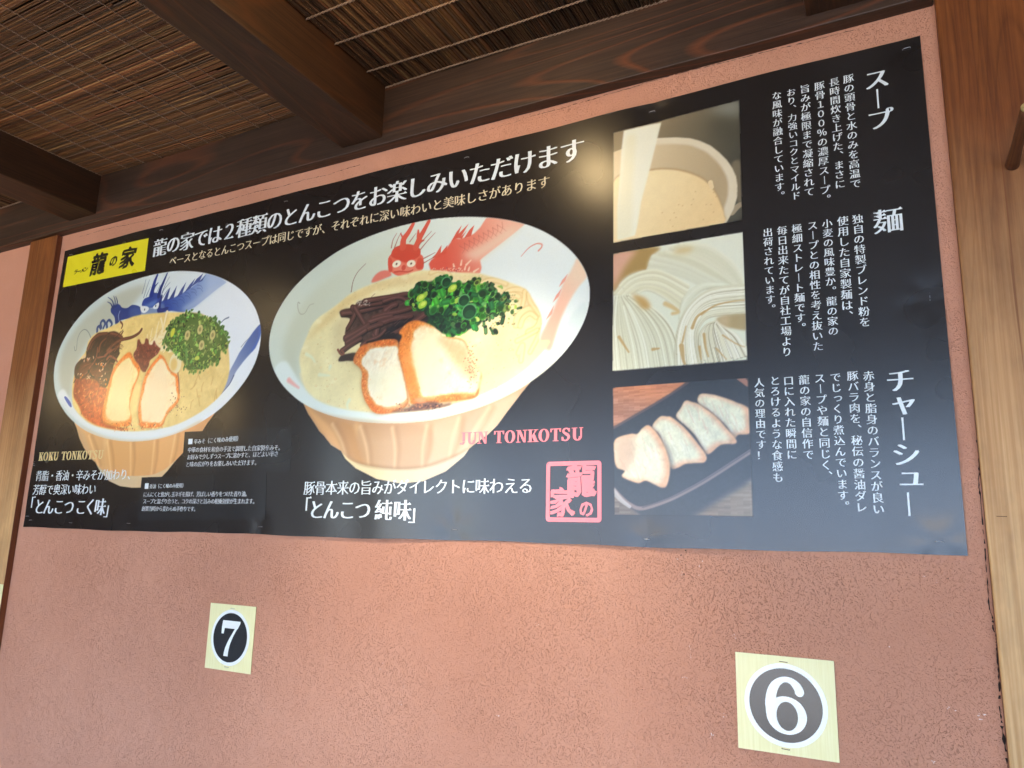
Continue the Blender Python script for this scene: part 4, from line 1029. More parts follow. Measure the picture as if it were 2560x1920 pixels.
BX0, BX1 = -6.0, 7.0
JZ = 2.468            # where the stucco meets the beam
PD = .0165            # how far the posts stand proud
BD_ = .028            # how far the beam stands proud
LX0, LX1 = -.1622, -.0279
RX0, RX1 = 2.2325, 2.372
def wall_seg(name, x0, x1, label):
    b = MB((x0, .06, 0)); b.box((x0, 0, 0), (x1, .14, 2.72))
    o = b.build(name, M['stucco']); o.data.materials[0] = M['stucco']
    return tag(o, label, 'wall')
wall_l = wall_seg('stucco_wall', BX0, LX0 + .01, 'pink stucco wall bay to the left of the left post, beyond the poster')
wall_m = wall_seg('stucco_wall', LX1 - .01, RX0 + .01, 'terracotta pink stucco wall bay between two posts, carrying the big menu poster')
wall_r = wall_seg('stucco_wall', RX1 - .01, BX1, 'stucco wall bay to the right of the right post')

def post(x0, x1, m, label, xtra=0.0):
    t = empty('timber_post', (x0, 0, 0)); tag(t, label, 'post', 'timber posts framing the stucco bays')
    b = MB((x0, 0, 0)); b.box((x0, -PD, 0), (x1, .10, JZ - .001), 0, .0018)
    o = b.build('shaft', parent=t, mats=[m, M['post_side']])
    for p in o.data.polygons:
        p.material_index = 1 if abs(p.normal.x) > .8 else 0
    return t
post_l = post(LX0, LX1, M['post'], 'pale timber post left of the menu poster, brown at its top')
# right post: its own width runs out of the picture
post_r = empty('timber_post', (RX0, 0, 0)); tag(post_r, 'broad timber post right of the menu poster, reddish brown at top, with a peg', 'post', 'timber posts framing the stucco bays')
b = MB((RX0, 0, 0)); b.box((RX0, -PD, 0), (RX1, .10, 2.74), 0, .0035)
o = b.build('shaft', parent=post_r, mats=[M['post_dark'], M['post_side']])
for p in o.data.polygons:
    p.material_index = 1 if p.normal.x < -.95 else 0

# horizontal beam over the bays
beam = MB((0, 0, JZ)); beam.box((BX0, -BD_, JZ), (RX0 - .0015, .12, 2.66), 0, .002)
tag(beam.build('wall_beam', M['dark_beam']), 'dark stained horizontal timber beam with orange grain over the poster', 'beam')
beam = MB((RX1, 0, JZ)); beam.box((RX1 + .0015, -BD_, JZ), (BX1, .12, 2.66), 0, .002)
tag(beam.build('wall_beam', M['dark_beam']), 'continuation of the dark beam right of the broad post', 'beam')

# rafters running out from the wall; their undersides rise slightly outwards
RAF_L = 3.0
raf_proto = None
RAF = [(-.95, .12, 2.49), (.0415, .123, 2.492), (1.056, .114, 2.4845), (2.0475, .112, 2.4905), (3.02, .115, 2.488), (4.0, .115, 2.488)]
RLAB = ['dark rafter far left beyond the first mat bay', 'leftmost rafter seen above the left post, dark stained', 'broad rafter crossing the top of the picture between the two reed mats',
        'rafter at the top right just left of the broad post', 'rafter right of the broad post', 'outermost rafter on the right']
for (x0, w, z), lb in zip(RAF, RLAB):
    if not (-.1 < x0 < 2.2): grp = 'outer'
    b = MB((x0, -BD_, z)); b.box((x0, -RAF_L, z), (x0 + w, -BD_ - .0006, 2.66), 0, .0)
    V = b.v[0]
    for v in V:                         # tilt the underside
        if v[1] < -1 and v[2] < .05: v[2] += .06
    # worn, rounded lower edges
    import bmesh
    o = b.build('rafter', M['rafter'])
    bm = bmesh.new(); bm.from_mesh(o.data)
    ed = [e for e in bm.edges if abs(e.verts[0].co.y - e.verts[1].co.y) > 1 and max(e.verts[0].co.z, e.verts[1].co.z) < .1]
    bmesh.ops.subdivide_edges(bm, edges=[e for e in bm.edges if abs(e.verts[0].co.y - e.verts[1].co.y) > 1], cuts=60)
    ed = [e for e in bm.edges if abs(e.verts[0].co.y - e.verts[1].co.y) > .01 and max(e.verts[0].co.z, e.verts[1].co.z) < .075 and abs(e.verts[0].co.x - e.verts[1].co.x) < .001]
    bmesh.ops.bevel(bm, geom=ed, offset=.003, segments=2, affect='EDGES', profile=.6)
    bm.to_mesh(o.data); bm.free()
    tag(o, lb, 'rafter', 'rafters running out over the walkway')

# roof boards over the mats, and an unseen outer beam, deepened to darken the poster's reflections
b = MB((0, 0, 2.66)); b.box((BX0, -3.15, 2.665), (BX1, .30, 2.74))
tag(b.build('roof_deck', M['board']), 'plain boarded canopy roof above the reed mats', 'roof')
b = MB((0, -3.1, 2.30)); b.box((BX0, -3.14, 2.30), (BX1, -3.0006, 2.6645), 0, .003)
tag(b.build('canopy_beam', M['dark_beam']), 'unseen outer beam at the rafter ends, deepened to darken the poster reflections', 'beam')
for xx in (-3.2, .2, 3.9):
    b = MB((xx, -3.07, 0)); b.box((xx, -3.13, 0), (xx + .12, -3.01, 2.2995), 0, .004)
    tag(b.build('canopy_post', M['post_side']), 'slim square post under the outer canopy beam at %s' % {-3.2: 'the left end', .2: 'the middle', 3.9: 'the right end'}[xx], 'post', 'slim posts at the canopy edge')
# the shop's upper storey above the canopy
b = MB((BX0, .2, 2.66)); b.box((BX0, .3006, 0), (BX1, .55, 4.6))
tag(b.build('shop_wall', M['stucco']), 'upper storey and core wall of the shop behind the stucco bays', 'wall')
b = MB((-2.3, -4, 0)); b.box((-2.42, -4.6, 0), (-2.3, -.03, 2.6640))  # unseen board, added so the poster mirrors darkness on its left
tag(b.build('light_blocker', M['board']), 'unseen dark board added on the left to darken the poster reflections', 'screen')
b = MB((4.9, -3.6, 0)); b.box((4.9, -3.6, 0), (5.02, -.03, 2.6640))  # unseen board, added to keep light off from the right
tag(b.build('light_blocker', M['board']), 'unseen dark board added on the right to block light', 'screen')

# unseen building added across the street to brighten the satin poster's reflection
M['reflector_face'], N_, L_, b_ = mat('reflector_face', rgb(206, 214, 224), .85)
L_.new(ramp(N_, L_, tex_noise(N_, L_, coords(N_, L_), 1.5, 4), [(.3, rgb(112, 138, 170)), (.7, rgb(126, 150, 180))]), b_.inputs['Base Color'])  # blue colour stands in for sky in the poster's reflection
M['pane'], N_, L_, b_ = mat('pane', rgb(40, 48, 56), .08)
L_.new(mathn(N_, L_, 'MULTIPLY', tex_noise(N_, L_, coords(N_, L_), 4, 2), .15), b_.inputs['Roughness'])
far = empty('reflector_building', (0, -15, 0)); tag(far, 'unseen blue building added across the street to brighten the poster reflections', 'building')
b = MB((0, -15, 0)); b.box((-8.5, -19, 0), (14, -15, 4.9)); b.build('reflector_block', M['reflector_face'], parent=far)
b = MB((0, -15, 0)); b.box((-8.8, -19.2, 4.9006), (14.3, -14.7, 5.15)); b.build('roof', M['board'], parent=far)
for zz in (.9, 3.2):
    for kx in range(7):
        b = MB((0, -15, 0)); x_ = -7.2 + kx * 3.1; b.box((x_, -15.02, zz), (x_ + 1.1, -14.985, zz + 1.3)); b.build('window', M['pane'], parent=far)  # dark panes break up the mirrored brightness

# ---------------------------------------------------------------------------
# reed mats under the roof: real reeds and cords
# ---------------------------------------------------------------------------
def reed_colour(rg, k):
    pal = [(102, 70, 44), (122, 84, 52), (140, 102, 64), (112, 70, 44), (92, 72, 56), (130, 88, 52), (158, 122, 80), (84, 56, 40)]
    c = np.array(pal[rg.choice(len(pal), p=[.2, .2, .12, .14, .1, .12, .05, .07])], float)
    return lin(np.clip(c * k * 1.0, 0, 255) / 255)

def mat_bay(name, x0, x1, along, label, dia, cords, seed, zt, y1=-2.98):
    """a woven reed mat filling one bay; zt = height of the reeds at the wall"""
    rg = np.random.default_rng(seed)
    t = empty(name, (x0, -BD_, zt)); tag(t, label, 'reed mat', 'reed mats under the canopy roof')
    O = np.array([x0, -BD_, zt]); mb = MB(O)
    y0 = -BD_ - .001
    if along == 'x':
        y = y0; band = 1.0
        while y > y1:
            d = dia * rg.uniform(.7, 1.35); y -= d * .42
            if rg.random() < .12: band = rg.uniform(.82, 1.18)
            n = 9; xs = np.linspace(x0 + .001, x1 - .001, n)
            if rg.random() < .10: xs = np.linspace(x0 + .001, x0 + (x1 - x0) * rg.uniform(.3, .8), n)
            yy = y + rg.normal(0, dia * .10, n); zz = zt + rg.uniform(-.0007, .0007) + rg.normal(0, .00035, n) - .004 * np.sin((xs - x0) / (x1 - x0) * np.pi)
            mb.tube(np.c_[xs, yy, zz], d * .5, 5, c=reed_colour(rg, 1.1 * band * rg.uniform(.8, 1.15)), caps=False)
            y -= d * .42
    else:
        x = x0 + .0015; band = 1.0
        while x < x1 - .002:
            d = dia * rg.uniform(.55, 1.5); x += d * .5
            if rg.random() < .12: band = rg.uniform(.7, 1.2)
            n = 14; ys = np.linspace(y0, y1, n)
            xx = x + rg.normal(0, dia * .14, n); zz = zt + rg.uniform(-.0012, .0012) + rg.normal(0, .0006, n)
            mb.tube(np.c_[xx, ys, zz], d * .5 * rg.uniform(.85, 1.1, n), 5, c=reed_colour(rg, .72 * band * rg.uniform(.75, 1.2)), caps=False)
            x += d * .42 + (rg.random() < .12) * rg.uniform(.0005, .0015)
    o = mb.build('reeds', M['reed'], parent=t, smooth_=True); o['kind'] = 'stuff'
    for c in cords:
        mb = MB(O)
        if along == 'x':
            L_ = abs(y1 - y0); n = int(L_ / .0032)
            ys = np.linspace(y0, y1, n); ph = rg.uniform(0, 6)
            xs = c + .0006 * np.sin(np.arange(n) * 2.1 + ph) + .0015 * np.sin(ys * 3 + ph)
            zz = zt - dia * .78 + .0007 * np.sin(np.arange(n) * 2.1 + ph + 1) - .004 * math.sin((c - x0) / (x1 - x0) * math.pi)
            mb.tube(np.c_[xs, ys, zz], .0011, 4)
        else:
            for s_ in (0, math.pi):
                L_ = x1 - x0; n = int(L_ / .0028)
                xs = np.linspace(x0 + .001, x1 - .001, n); w = np.arange(n) * .95 + s_
                wob = .0022 * np.sin(xs * 9 + c * 50)
                mb.tube(np.c_[xs, c + .0016 * np.sin(w) + wob, zt - dia * .75 + .0012 * np.cos(w)], .00115, 5)
        mb.build('cord', M['cord_pale' if along == 'x' else 'cord'], parent=t, smooth_=True)
    return t
CL = [.172, .285, .358, .428, .545, .612, .672, .786, .851, .917, 1.03]
mat_bay('reed_mat', .166, 1.0545, 'x', 'light brown reed mat in the left bay, thin cords running out from the wall', .0037, CL, 11, 2.6085)
mat_bay('reed_mat', 1.1715, 2.046, 'y', 'dark reed mat in the middle bay with thick twisted cords parallel to the wall', .0054, [-.0315, -.0945, -.2, -.283, -.40, -.51, -.62, -.74, -.85, -.97], 12, 2.607)
mat_bay('reed_mat', -.828, .040, 'y', 'shaded reed mat in the far left bay above the left post', .0075, [-.034, -.10, -.21, -.31, -.43, -.6, -.8], 13, 2.607)
mat_bay('reed_mat', 2.161, 3.018, 'y', 'reed mat in the bay at the top right behind the broad post', .009, [-.034, -.12, -.25, -.4], 14, 2.607)
# ---------------------------------------------------------------------------
# the menu poster
# ---------------------------------------------------------------------------
STAPLES = [  # photo position, vertical?, how hard it dents the sheet
    (180.8, 637.8, 0, .4), (405.5, 576.5, 0, .5), (717.5, 505.2, 0, .5), (1167.8, 395.5, 0, .6), (1631, 281, 0, 1.6), (2266, 124, 0, .8),
    (2324.6, 743.6, 1, 1.3), (90.7, 1159.4, 1, .5), (72.3, 1290.4, 0, .3), (80.5, 1300.4, 0, .3), (180.8, 1306.7, 0, .4), (325.5, 1308.5, 0, .4),
    (653.9, 1317, 0, .6), (1137.2, 1324.6, 0, 1.5), (1616.8, 1347.7, 0, .8), (2347.7, 1353.5, 0, 1.5)]
SW = [(*wall(a, b), v, d) for a, b, v, d in STAPLES]

def hfun(x, z):
    """how far the sheet stands off the wall at (x, z)"""
    x = np.asarray(x, float); z = np.asarray(z, float)
    v = (z - PZ) / PH
    h = .0038 + .0016 * np.sin(x * 7.3 + .8 * np.sin(v * 3)) + .0009 * np.sin(x * 13.7 + 2.1 + v * 1.4) * (.4 + .6 * (1 - v)) + .0006 * np.sin(z * 9 + x * 2.2)
    h += .0005 * np.sin(x * 31 + v * 5) * (1 - v)
    h += .0012 * np.exp(-((x - 1.20) / .045) ** 2) * np.clip(1 - v * 1.6, 0, 1)
    h -= .0010 * np.exp(-((x - 1.80 - .10 * (1 - v)) / .012) ** 2) * np.clip(1 - v * 3.2, 0, 1)
    h += .0022 * np.exp(-((x - .33) / .10) ** 2 - ((z - PZ) / .05) ** 2)
    for (sx, sz, vert, d) in SW:
        r2 = ((x - sx) ** 2 + (z - sz) ** 2)
        g_ = np.exp(-r2 / (2 * .017 ** 2)); g2 = np.exp(-r2 / (2 * .05 ** 2))
        h = h * (1 - np.clip(.75 * d / 1.6 * g_ + .25 * g2 * d / 1.6, 0, .92))
        a = np.arctan2(z - sz, x - sx)
        h += .00035 * d * np.sin(a * 5 + sx * 20) * np.exp(-r2 / (2 * .028 ** 2)) * (1 - np.exp(-r2 / (2 * .008 ** 2)))
    return .0014 + .0005 * np.log1p(np.exp(np.clip((h - .0014) / .0005, -30, 30)))

poster = empty('menu_poster', (0, 0, PZ))
tag(poster, 'wide black restaurant menu poster with two noodle bowls, stapled to the pink wall', 'poster')

def pl(x, z, off):
    """poster-surface point, local to the poster's base"""
    return np.c_[x, -hfun(x, z) - off, z - PZ]

# the sheet
nx, nz = 443, 161
xs, zs = np.meshgrid(np.linspace(0, PW, nx), np.linspace(PZ, PZ + PH, nz))
X_, Z_ = xs.ravel().copy(), zs.ravel().copy()
# the upper edge is trimmed slightly unevenly
top = np.isclose(Z_, PZ + PH)
bot = np.isclose(Z_, PZ)
Z_[bot] += .0012 * np.sin(X_[bot] * 9 + 1) + .0006 * np.sin(X_[bot] * 31)
Z_[top] += np.where(X_[top] < .40, -.004 * (1 - X_[top] / .45), .0) + .0008 * np.sin(X_[top] * 23)
V = pl(X_, Z_, 0)
i = np.arange(nx * nz).reshape(nz, nx)
F = np.stack([i[:-1, :-1], i[:-1, 1:], i[1:, 1:], i[1:, :-1]], -1).reshape(-1, 4)
edge = np.concatenate([i[0], i[1:, -1], i[-1, ::-1][1:], i[::-1, 0][1:-1]])
nb = len(V); ne = len(edge)
V = np.vstack([V, V[edge], V[edge] + (0, .0005, 0)])     # the cut edge has its own vertices, so the face stays flat up to it
k = np.arange(ne); kn = np.roll(k, -1)
F = np.vstack([F, np.stack([nb + k, nb + ne + k, nb + ne + kn, nb + kn], -1)])
mesh_np('sheet', V, F, M['ink_black'], poster, True)

# printed pictures
INKL = lin(np.clip(ART, 0, 1)) * .96
def picture(name, px0, px1, pz0, pz1, off=.0003):
    c0, c1 = int(px0 / PITCH), min(GX, int(px1 / PITCH) + 2); r0, r1 = int((pz0 - PZ) / PITCH), min(GZ, int((pz1 - PZ) / PITCH) + 2)
    cov = COV[r0:r1, c0:c1]; h, w = cov.shape
    cx, cz = np.meshgrid(np.arange(c0, c1) * PITCH, PZ + np.arange(r0, r1) * PITCH)
    idx = np.arange(h * w).reshape(h, w)
    keep = (cov[:-1, :-1] + cov[:-1, 1:] + cov[1:, 1:] + cov[1:, :-1]) > .01
    F = np.stack([idx[:-1, :-1][keep], idx[:-1, 1:][keep], idx[1:, 1:][keep], idx[1:, :-1][keep]], -1)
    used = np.unique(F); re = np.full(h * w, -1); re[used] = np.arange(len(used))
    X1, Z1 = cx.ravel()[used], cz.ravel()[used]
    return mesh_np(name, pl(X1, Z1, off), re[F], M['ink_photo'], poster, True, INKL[r0:r1, c0:c1].reshape(-1, 3)[used])
split = 0.5 * (wall(665, 880)[0] + wall(680, 880)[0])
o = picture('bowl_picture', 0, split, PZ, PZ + PH); o['label'] = 'printed picture of a blue dragon patterned bowl with red sauce, pork and greens'
o = picture('bowl_picture', split, 1.675, PZ, PZ + PH); o['label'] = 'printed picture of a large red dragon patterned bowl with pork, mushroom strips and spring onion'
zz1 = wall(1700, 583)[1]; zz2 = wall(1700, 935)[1]
o = picture('photo_panel', 1.68, 1.98, zz1, PZ + PH); o['label'] = 'printed photo of soup poured into a steel pot'
o = picture('photo_panel', 1.68, 1.98, zz2, zz1 - .002); o['label'] = 'printed photo of raw pale noodles'
o = picture('photo_panel', 1.68, 1.98, PZ + .01, zz2 - .002); o['label'] = 'printed photo of sliced pork on a black dish'

def flat(name, pts, m, off, n=14, label=None, parent=None):
    """printed quad given by four photo pixels (TL TR BR BL), gridded to follow the sheet"""
    P = np.array([wall(*p) for p in pts]); s, t = np.meshgrid(np.linspace(0, 1, n * 2), np.linspace(0, 1, n))
    s, t = s.ravel(), t.ravel()
    Q = (P[3][None] * ((1 - s) * (1 - t))[:, None] + P[2][None] * (s * (1 - t))[:, None] + P[1][None] * (s * t)[:, None] + P[0][None] * ((1 - s) * t)[:, None])
    i = np.arange(n * 2 * n).reshape(n, n * 2)
    F = np.stack([i[:-1, :-1], i[:-1, 1:], i[1:, 1:], i[1:, :-1]], -1).reshape(-1, 4)
    o = mesh_np(name, pl(Q[:, 0], Q[:, 1], off), F, m, parent or poster, True)
    if label: o['label'] = label
    return o
flat('caption_panel', [(463.9, 1079.9), (736, 1067.2), (728.8, 1178.4), (454.8, 1186.6)], M['ink_slate'], .0005, 34)
flat('caption_panel', [(357.5, 1193.8), (670.9, 1181.5), (667.3, 1298.7), (347.2, 1300.8)], M['ink_slate'], .0005, 34)
logo = flat('logo_panel', [(173.2, 643.5), (375.2, 596.7), (366.2, 678.4), (161.8, 719.7)], M['ink_yellow'], .0005, 26, label='yellow name panel with black brush lettering')

# ------------------------------- lettering -------------------------------
HEAD = '龍の家では２種類のとんこつをお楽しみいただけます'
SUB = 'ベースとなるとんこつスープは同じですが、それぞれに深い味わいと美味しさがあります'
# text, first character centre, last character centre (photo px), count of characters between, relative size, weight, ink
HOR = [
    ('headline', HEAD, (403.3, 619.2), (1431.6, 379), 1.06, 'b', 'ink_white'),
    ('subtitle', SUB, (435.2, 652.8), (1361, 457.2), 1.02, 'm', 'ink_cream'),
    ('caption', '背脂・香油・辛みそが加わり', (102.5, 1190.1), (314.1, 1186.2), 1.02, 'm', 'ink_white'),
    ('caption', '芳醇で奥深い味わい', (96.2, 1224.5), (236.3, 1223.0), 1.02, 'm', 'ink_white'),
    ('caption', '辛みそ（こく味のみ使用）', (491.5, 1104.3), (601.5, 1096.5), 1.02, 'm', 'ink_white'),
    ('caption', '中華の食材を和食の手法で調理した自家製辛みそ', (476.5, 1125.1), (695.3, 1119.7), 1.04, 'm', 'ink_grey'),
    ('caption', 'お好みで少しずつスープに溶かすと、ほどよい辛さ', (474.7, 1143.2), (695.3, 1135), 1.06, 'm', 'ink_grey'),
    ('caption', 'と味の広がりをお楽しみいただけます', (471.6, 1161.3), (636.6, 1156.7), 1.04, 'm', 'ink_grey'),
    ('caption', '香油（こく味のみ使用）', (380.5, 1215.9), (462, 1213.6), 1.04, 'm', 'ink_white'),
    ('caption', 'にんにくと焦がし玉ネギを揚げ、芳ばしい香りをつけた香り油', (366.2, 1236.3), (613.1, 1234.8), 1.08, 'm', 'ink_grey'),
    ('caption', 'スープと混ざり合うと、コクの深さと旨みの相乗効果が生まれます', (365.3, 1253.5), (632, 1253.3), 1.08, 'm', 'ink_grey'),
    ('caption', '創業当時から変わらぬ手作りです', (362.6, 1271.6), (482.9, 1272.4), 1.08, 'm', 'ink_grey'),
    ('caption', '豚骨本来の旨みがダイレクトに味わえる', (778, 1220.5), (1316.1, 1214.2), 1.06, 'm', 'ink_white'),
]
VER = [
    ('body_text', '豚の頭骨と水のみを高温で', (2121.8, 201.1), (2139.1, 461.4)), ('body_text', '長時間炊き上げた、まさに', (2086.1, 209.5), (2100.6, 462.6)),
    ('body_text', '豚骨１００％の濃厚スープ', (2049.5, 219.2), (2063.2, 477.1)), ('body_text', '旨みが極限まで凝縮されて', (2013.3, 226.4), (2024.1, 481.9)),
    ('body_text', 'おり、力強いコクとマイルド', (1978.8, 235.3), (1990.9, 491.6)), ('body_text', 'な風味が融合しています', (1943.2, 243.3), (1949.9, 469.9)),
    ('body_text', '独自の特製ブレンド粉を', (2144.6, 549.4), (2162.3, 806.3)), ('body_text', '使用した自家製麺は', (2107.3, 554.4), (2118, 764.6)),
    ('body_text', '小麦の風味豊か。龍の家の', (2068.6, 560.8), (2083.8, 829.1)), ('body_text', 'スープとの相性を考え抜いた', (2031.9, 565.8), (2045.8, 867.1)),
    ('body_text', '極細ストレート麺です', (1993.2, 573.4), (2001.5, 796.2)), ('body_text', '毎日出来たてが自社工場より', (1956, 578.5), (1968.6, 881)),
    ('body_text', '出荷されています', (1920.5, 583.5), (1926.8, 750.6)),
    ('body_text', '赤身と脂身のバランスが良い', (2171.9, 940.8), (2196.7, 1273.2)), ('body_text', '豚バラ肉を、秘伝の醤油ダレ', (2131.9, 940.8), (2154.1, 1268.3)),
    ('body_text', 'でじっくり煮込んでいます', (2089.4, 944.5), (2108.4, 1238.6)), ('body_text', 'スープや麺と同じく', (2050.3, 947), (2066.4, 1163.2)),
    ('body_text', '龍の家の自信作で', (2011.3, 950.7), (2021.9, 1137.3)), ('body_text', '口に入れた瞬間に', (1972.5, 953.1), (1981.1, 1137.3)),
    ('body_text', 'とろけるような食感も', (1938.6, 953.1), (1946.5, 1194.1)), ('body_text', '人気の理由です', (1899.5, 958.1), (1904.5, 1112.6)),
]
TAIL = {'な風味が融合しています': '。', '豚骨１００％の濃厚スープ': '。', '使用した自家製麺は': '、', '極細ストレート麺です': '。', '出荷されています': '。', 'でじっくり煮込んでいます': '。',
        'スープや麺と同じく': '、', '人気の理由です': '！', '背脂・香油・辛みそが加わり': '、', '中華の食材を和食の手法で調理した自家製辛みそ': '。', 'と味の広がりをお楽しみいただけます': '。',
        'にんにくと焦がし玉ネギを揚げ、芳ばしい香りをつけた香り油': '。', 'スープと混ざり合うと、コクの深さと旨みの相乗効果が生まれます': '。', '創業当時から変わらぬ手作りです': '。'}
VHEAD = [[('ス', 2192.1, 201.1, 1), ('ー', 2194.6, 250.5, 1), ('プ', 2200.6, 301.1, 1)], [('麺', 2220.5, 553.2, 1.12)],
         [('チ', 2250.5, 951.9, 1), ('ャ', 2257.4, 1011.2, 1), ('ー', 2257.7, 1073, 1), ('シ', 2265.4, 1136.1, 1), ('ュ', 2275.7, 1192.6, 1), ('ー', 2271.6, 1260.9, 1)]]

def pxh(px, py, h):
    return wall(px, py - h / 2)[1] - wall(px, py + h / 2)[1]
def pxw(px, py, w):
    return wall(px + w / 2, py)[0] - wall(px - w / 2, py)[0]
chars = set(HEAD + SUB + 'こく味純とんつ「」、。！■ラーメン龍の家スプ麺チャシュ') | set(''.join(h[1] for h in HOR)) | set(''.join(v[1] for v in VER))
WEI = {'m': -.011, 'b': -.013, 'x': .004}
tmp = []
need = [(c, w) for c in sorted(chars) for w in ('m', 'b')] + [(c, 'x') for c in '龍の家ラーメン']
for c, w in need:
    cu = bpy.data.curves.new('glyph', 'FONT'); cu.body = c; cu.size = 1; cu.resolution_u = 3 if w == 'b' else 2
    ob = bpy.data.objects.new('glyph', cu); COL.objects.link(ob); tmp.append((c, w, ob))
dg = bpy.context.evaluated_depsgraph_get()
# thin the level strokes only: stretch the outline sideways, inset it, squeeze it back
STR = 5.0
sten = []
for c, w, ob in tmp:
    cv_ = ob.evaluated_get(dg).to_curve(dg).copy() if len(ob.data.body.strip()) else None
    if cv_ is None: sten.append((c, w, None)); continue
    cv_.transform(Matrix.Diagonal((STR, 1, 1, 1))); cv_.dimensions = '2D'; cv_.fill_mode = 'BOTH'; cv_.offset = WEI[w]
    o2 = bpy.data.objects.new('outline', cv_); COL.objects.link(o2); sten.append((c, w, o2))
for c, w, ob in tmp:
    cu = ob.data; bpy.data.objects.remove(ob); bpy.data.curves.remove(cu)
tmp = [q for q in sten if q[2] is not None]
dg = bpy.context.evaluated_depsgraph_get()
GL = {}
for c, w, ob in tmp:
    ev = ob.evaluated_get(dg); me = ev.to_mesh()
    V = np.zeros(len(me.vertices) * 3, np.float32); me.vertices.foreach_get('co', V); V = V.reshape(-1, 3)[:, :2].astype(float) * (1 / STR, 1)
    F = [tuple(p.vertices) for p in me.polygons]
    # brush-style foot: where a thin level stroke ends on the right, add the small triangular serif of Mincho type
    tri = []
    if len(F) and (sum(np.cross(V[f[1]] - V[f[0]], V[f[2]] - V[f[0]]) for f in F) < 0):
        F = [f[::-1] for f in F]
    if w != 'x' and len(F):
        cnt = {}
        for f in F:
            for a, b2 in zip(f, f[1:] + f[:1]): cnt[(a, b2)] = 1
        nxt = {a: b2 for (a, b2) in cnt if (b2, a) not in cnt}
        prv = {b2: a for a, b2 in nxt.items()}
        for a, b2 in nxt.items():
            pa, pb = V[a], V[b2]; L_ = pb[1] - pa[1]
            if abs(pb[0] - pa[0]) < .012 and .028 < abs(L_) < .10 and a in prv and b2 in nxt:
                q0, q1 = V[prv[a]], V[nxt[b2]]
                if q0[0] < pa[0] - .12 and q1[0] < pb[0] - .12 and abs(q0[1] - pa[1]) < .02 and abs(q1[1] - pb[1]) < .02:
                    yt = max(pa[1], pb[1]); yb = min(pa[1], pb[1]); x = pa[0]
                    tri.append([(x - .115, yt - .003), (x + .012, yb + .004), (x + .016, yb + .02), (x - .035, yt + .060)])
    GL[(c, w)] = (V, F, tri); ev.to_mesh_clear()
for c, w, ob in tmp:
    cu = ob.data; bpy.data.objects.remove(ob); bpy.data.curves.remove(cu)

SM = {'m': ((-.020, 0), (.020, 0)), 'b': ((-.038, 0), (0, 0), (.038, 0)), 'x': ((-.035, -.02), (.035, .02), (-.02, .022), (.02, -.022), (0, 0))}
class Letters:
    def __init__(s): s.V = []; s.F = []; s.D = []; s.n = 0
    def put(s, c, cx, cz, wx, wz, w='m', rot=0, dx=0.0, dz=0.0, skew=0.0, jit=None):
        """glyph centred in its cell at wall point (cx, cz), cell wx by wz"""
        if (c, w) not in GL: return
        V, F, tri = GL[(c, w)]
        if not len(V): return
        T = [np.array(t) for t in tri] if not rot else []
        shapes = [(V, F)] + [(t, [(0, 1, 2, 3)]) for t in T]
        for j, (Vv, Ff) in enumerate(shapes):
            for k_, sh in enumerate(SM[w] if j == 0 else ((0, 0),)):
                P = Vv - (.5, .38)
                P = P + sh
                if rot: P = np.c_[P[:, 1], -P[:, 0]] * (1, 1)
                if jit is not None:
                    P = P + .022 * np.c_[np.sin(P[:, 1] * 24 + jit), np.sin(P[:, 0] * 21 + jit * 2)]
                P = P + (dx, dz)
                P = np.c_[P[:, 0] + skew * P[:, 1], P[:, 1]]
                s.V.append(np.c_[cx + P[:, 0] * wx, cz + P[:, 1] * wz]); s.D.append(np.full(len(P), (k_ + (5 if j else 0)) * .00002))
                s.F += [tuple(q + s.n for q in f) for f in Ff]; s.n += len(P)
    def build(s, name, m, label=None, parent=None, off=.0008):
        V = np.vstack(s.V); D = np.concatenate(s.D)
        P = pl(V[:, 0], V[:, 1], off); P[:, 1] -= D
        o = mesh_np(name, P, s.F, m, parent or poster)
        if label: o['label'] = label
        return o

def hline(name, text, a, b_, rel, w, ink, tail=None):
    A, B = np.array(wall(*a)), np.array(wall(*b_)); n = len(text)
    step = (B - A) / (n - 1); em = step[0] * rel
    L_ = Letters()
    for k, c in enumerate(text):
        p = A + step * k
        L_.put(c, p[0], p[1], em, EMZ.get(text, em), w)
    if tail: p = A + step * n; L_.put(tail, p[0], p[1], em, EMZ.get(text, em), w)
    return L_
EMZ = {}
_h = []
for row in HOR:                      # the subtitle is set in two phrases with a gap after the comma
    if row[0] != 'subtitle': _h.append(row); continue
    nm, t, a, b_, rel, w, ink = row; k = t.index('、') + 1; n = len(t) - 1
    lerp = lambda q: (a[0] + (b_[0] - a[0]) * q, a[1] + (b_[1] - a[1]) * q)
    A_, B_ = np.array(wall(*a)), np.array(wall(*b_))
    _h.append((nm, t[:k], a, None, rel, w, ink, A_, A_ + (B_ - A_) * (k - 1) / n)); _h.append((nm, t[k:], a, None, rel, w, ink, A_ + (B_ - A_) * k / n, B_))
for nm, t, a, b_, rel, w, ink, *ab in _h:
    if ab:
        L_ = Letters(); st_ = (ab[1] - ab[0]) / (len(t) - 1)
        for k, c in enumerate(t):
            p = ab[0] + st_ * k; L_.put(c, p[0], p[1], st_[0] * rel, st_[0] * rel, w, 0)
        L_.build(nm, M[ink]); continue
    L_ = hline(nm, t, a, b_, rel, w, ink, TAIL.get(t)); L_.build(nm, M[ink], 'lettering reading ' + t if nm == 'headline' else None)
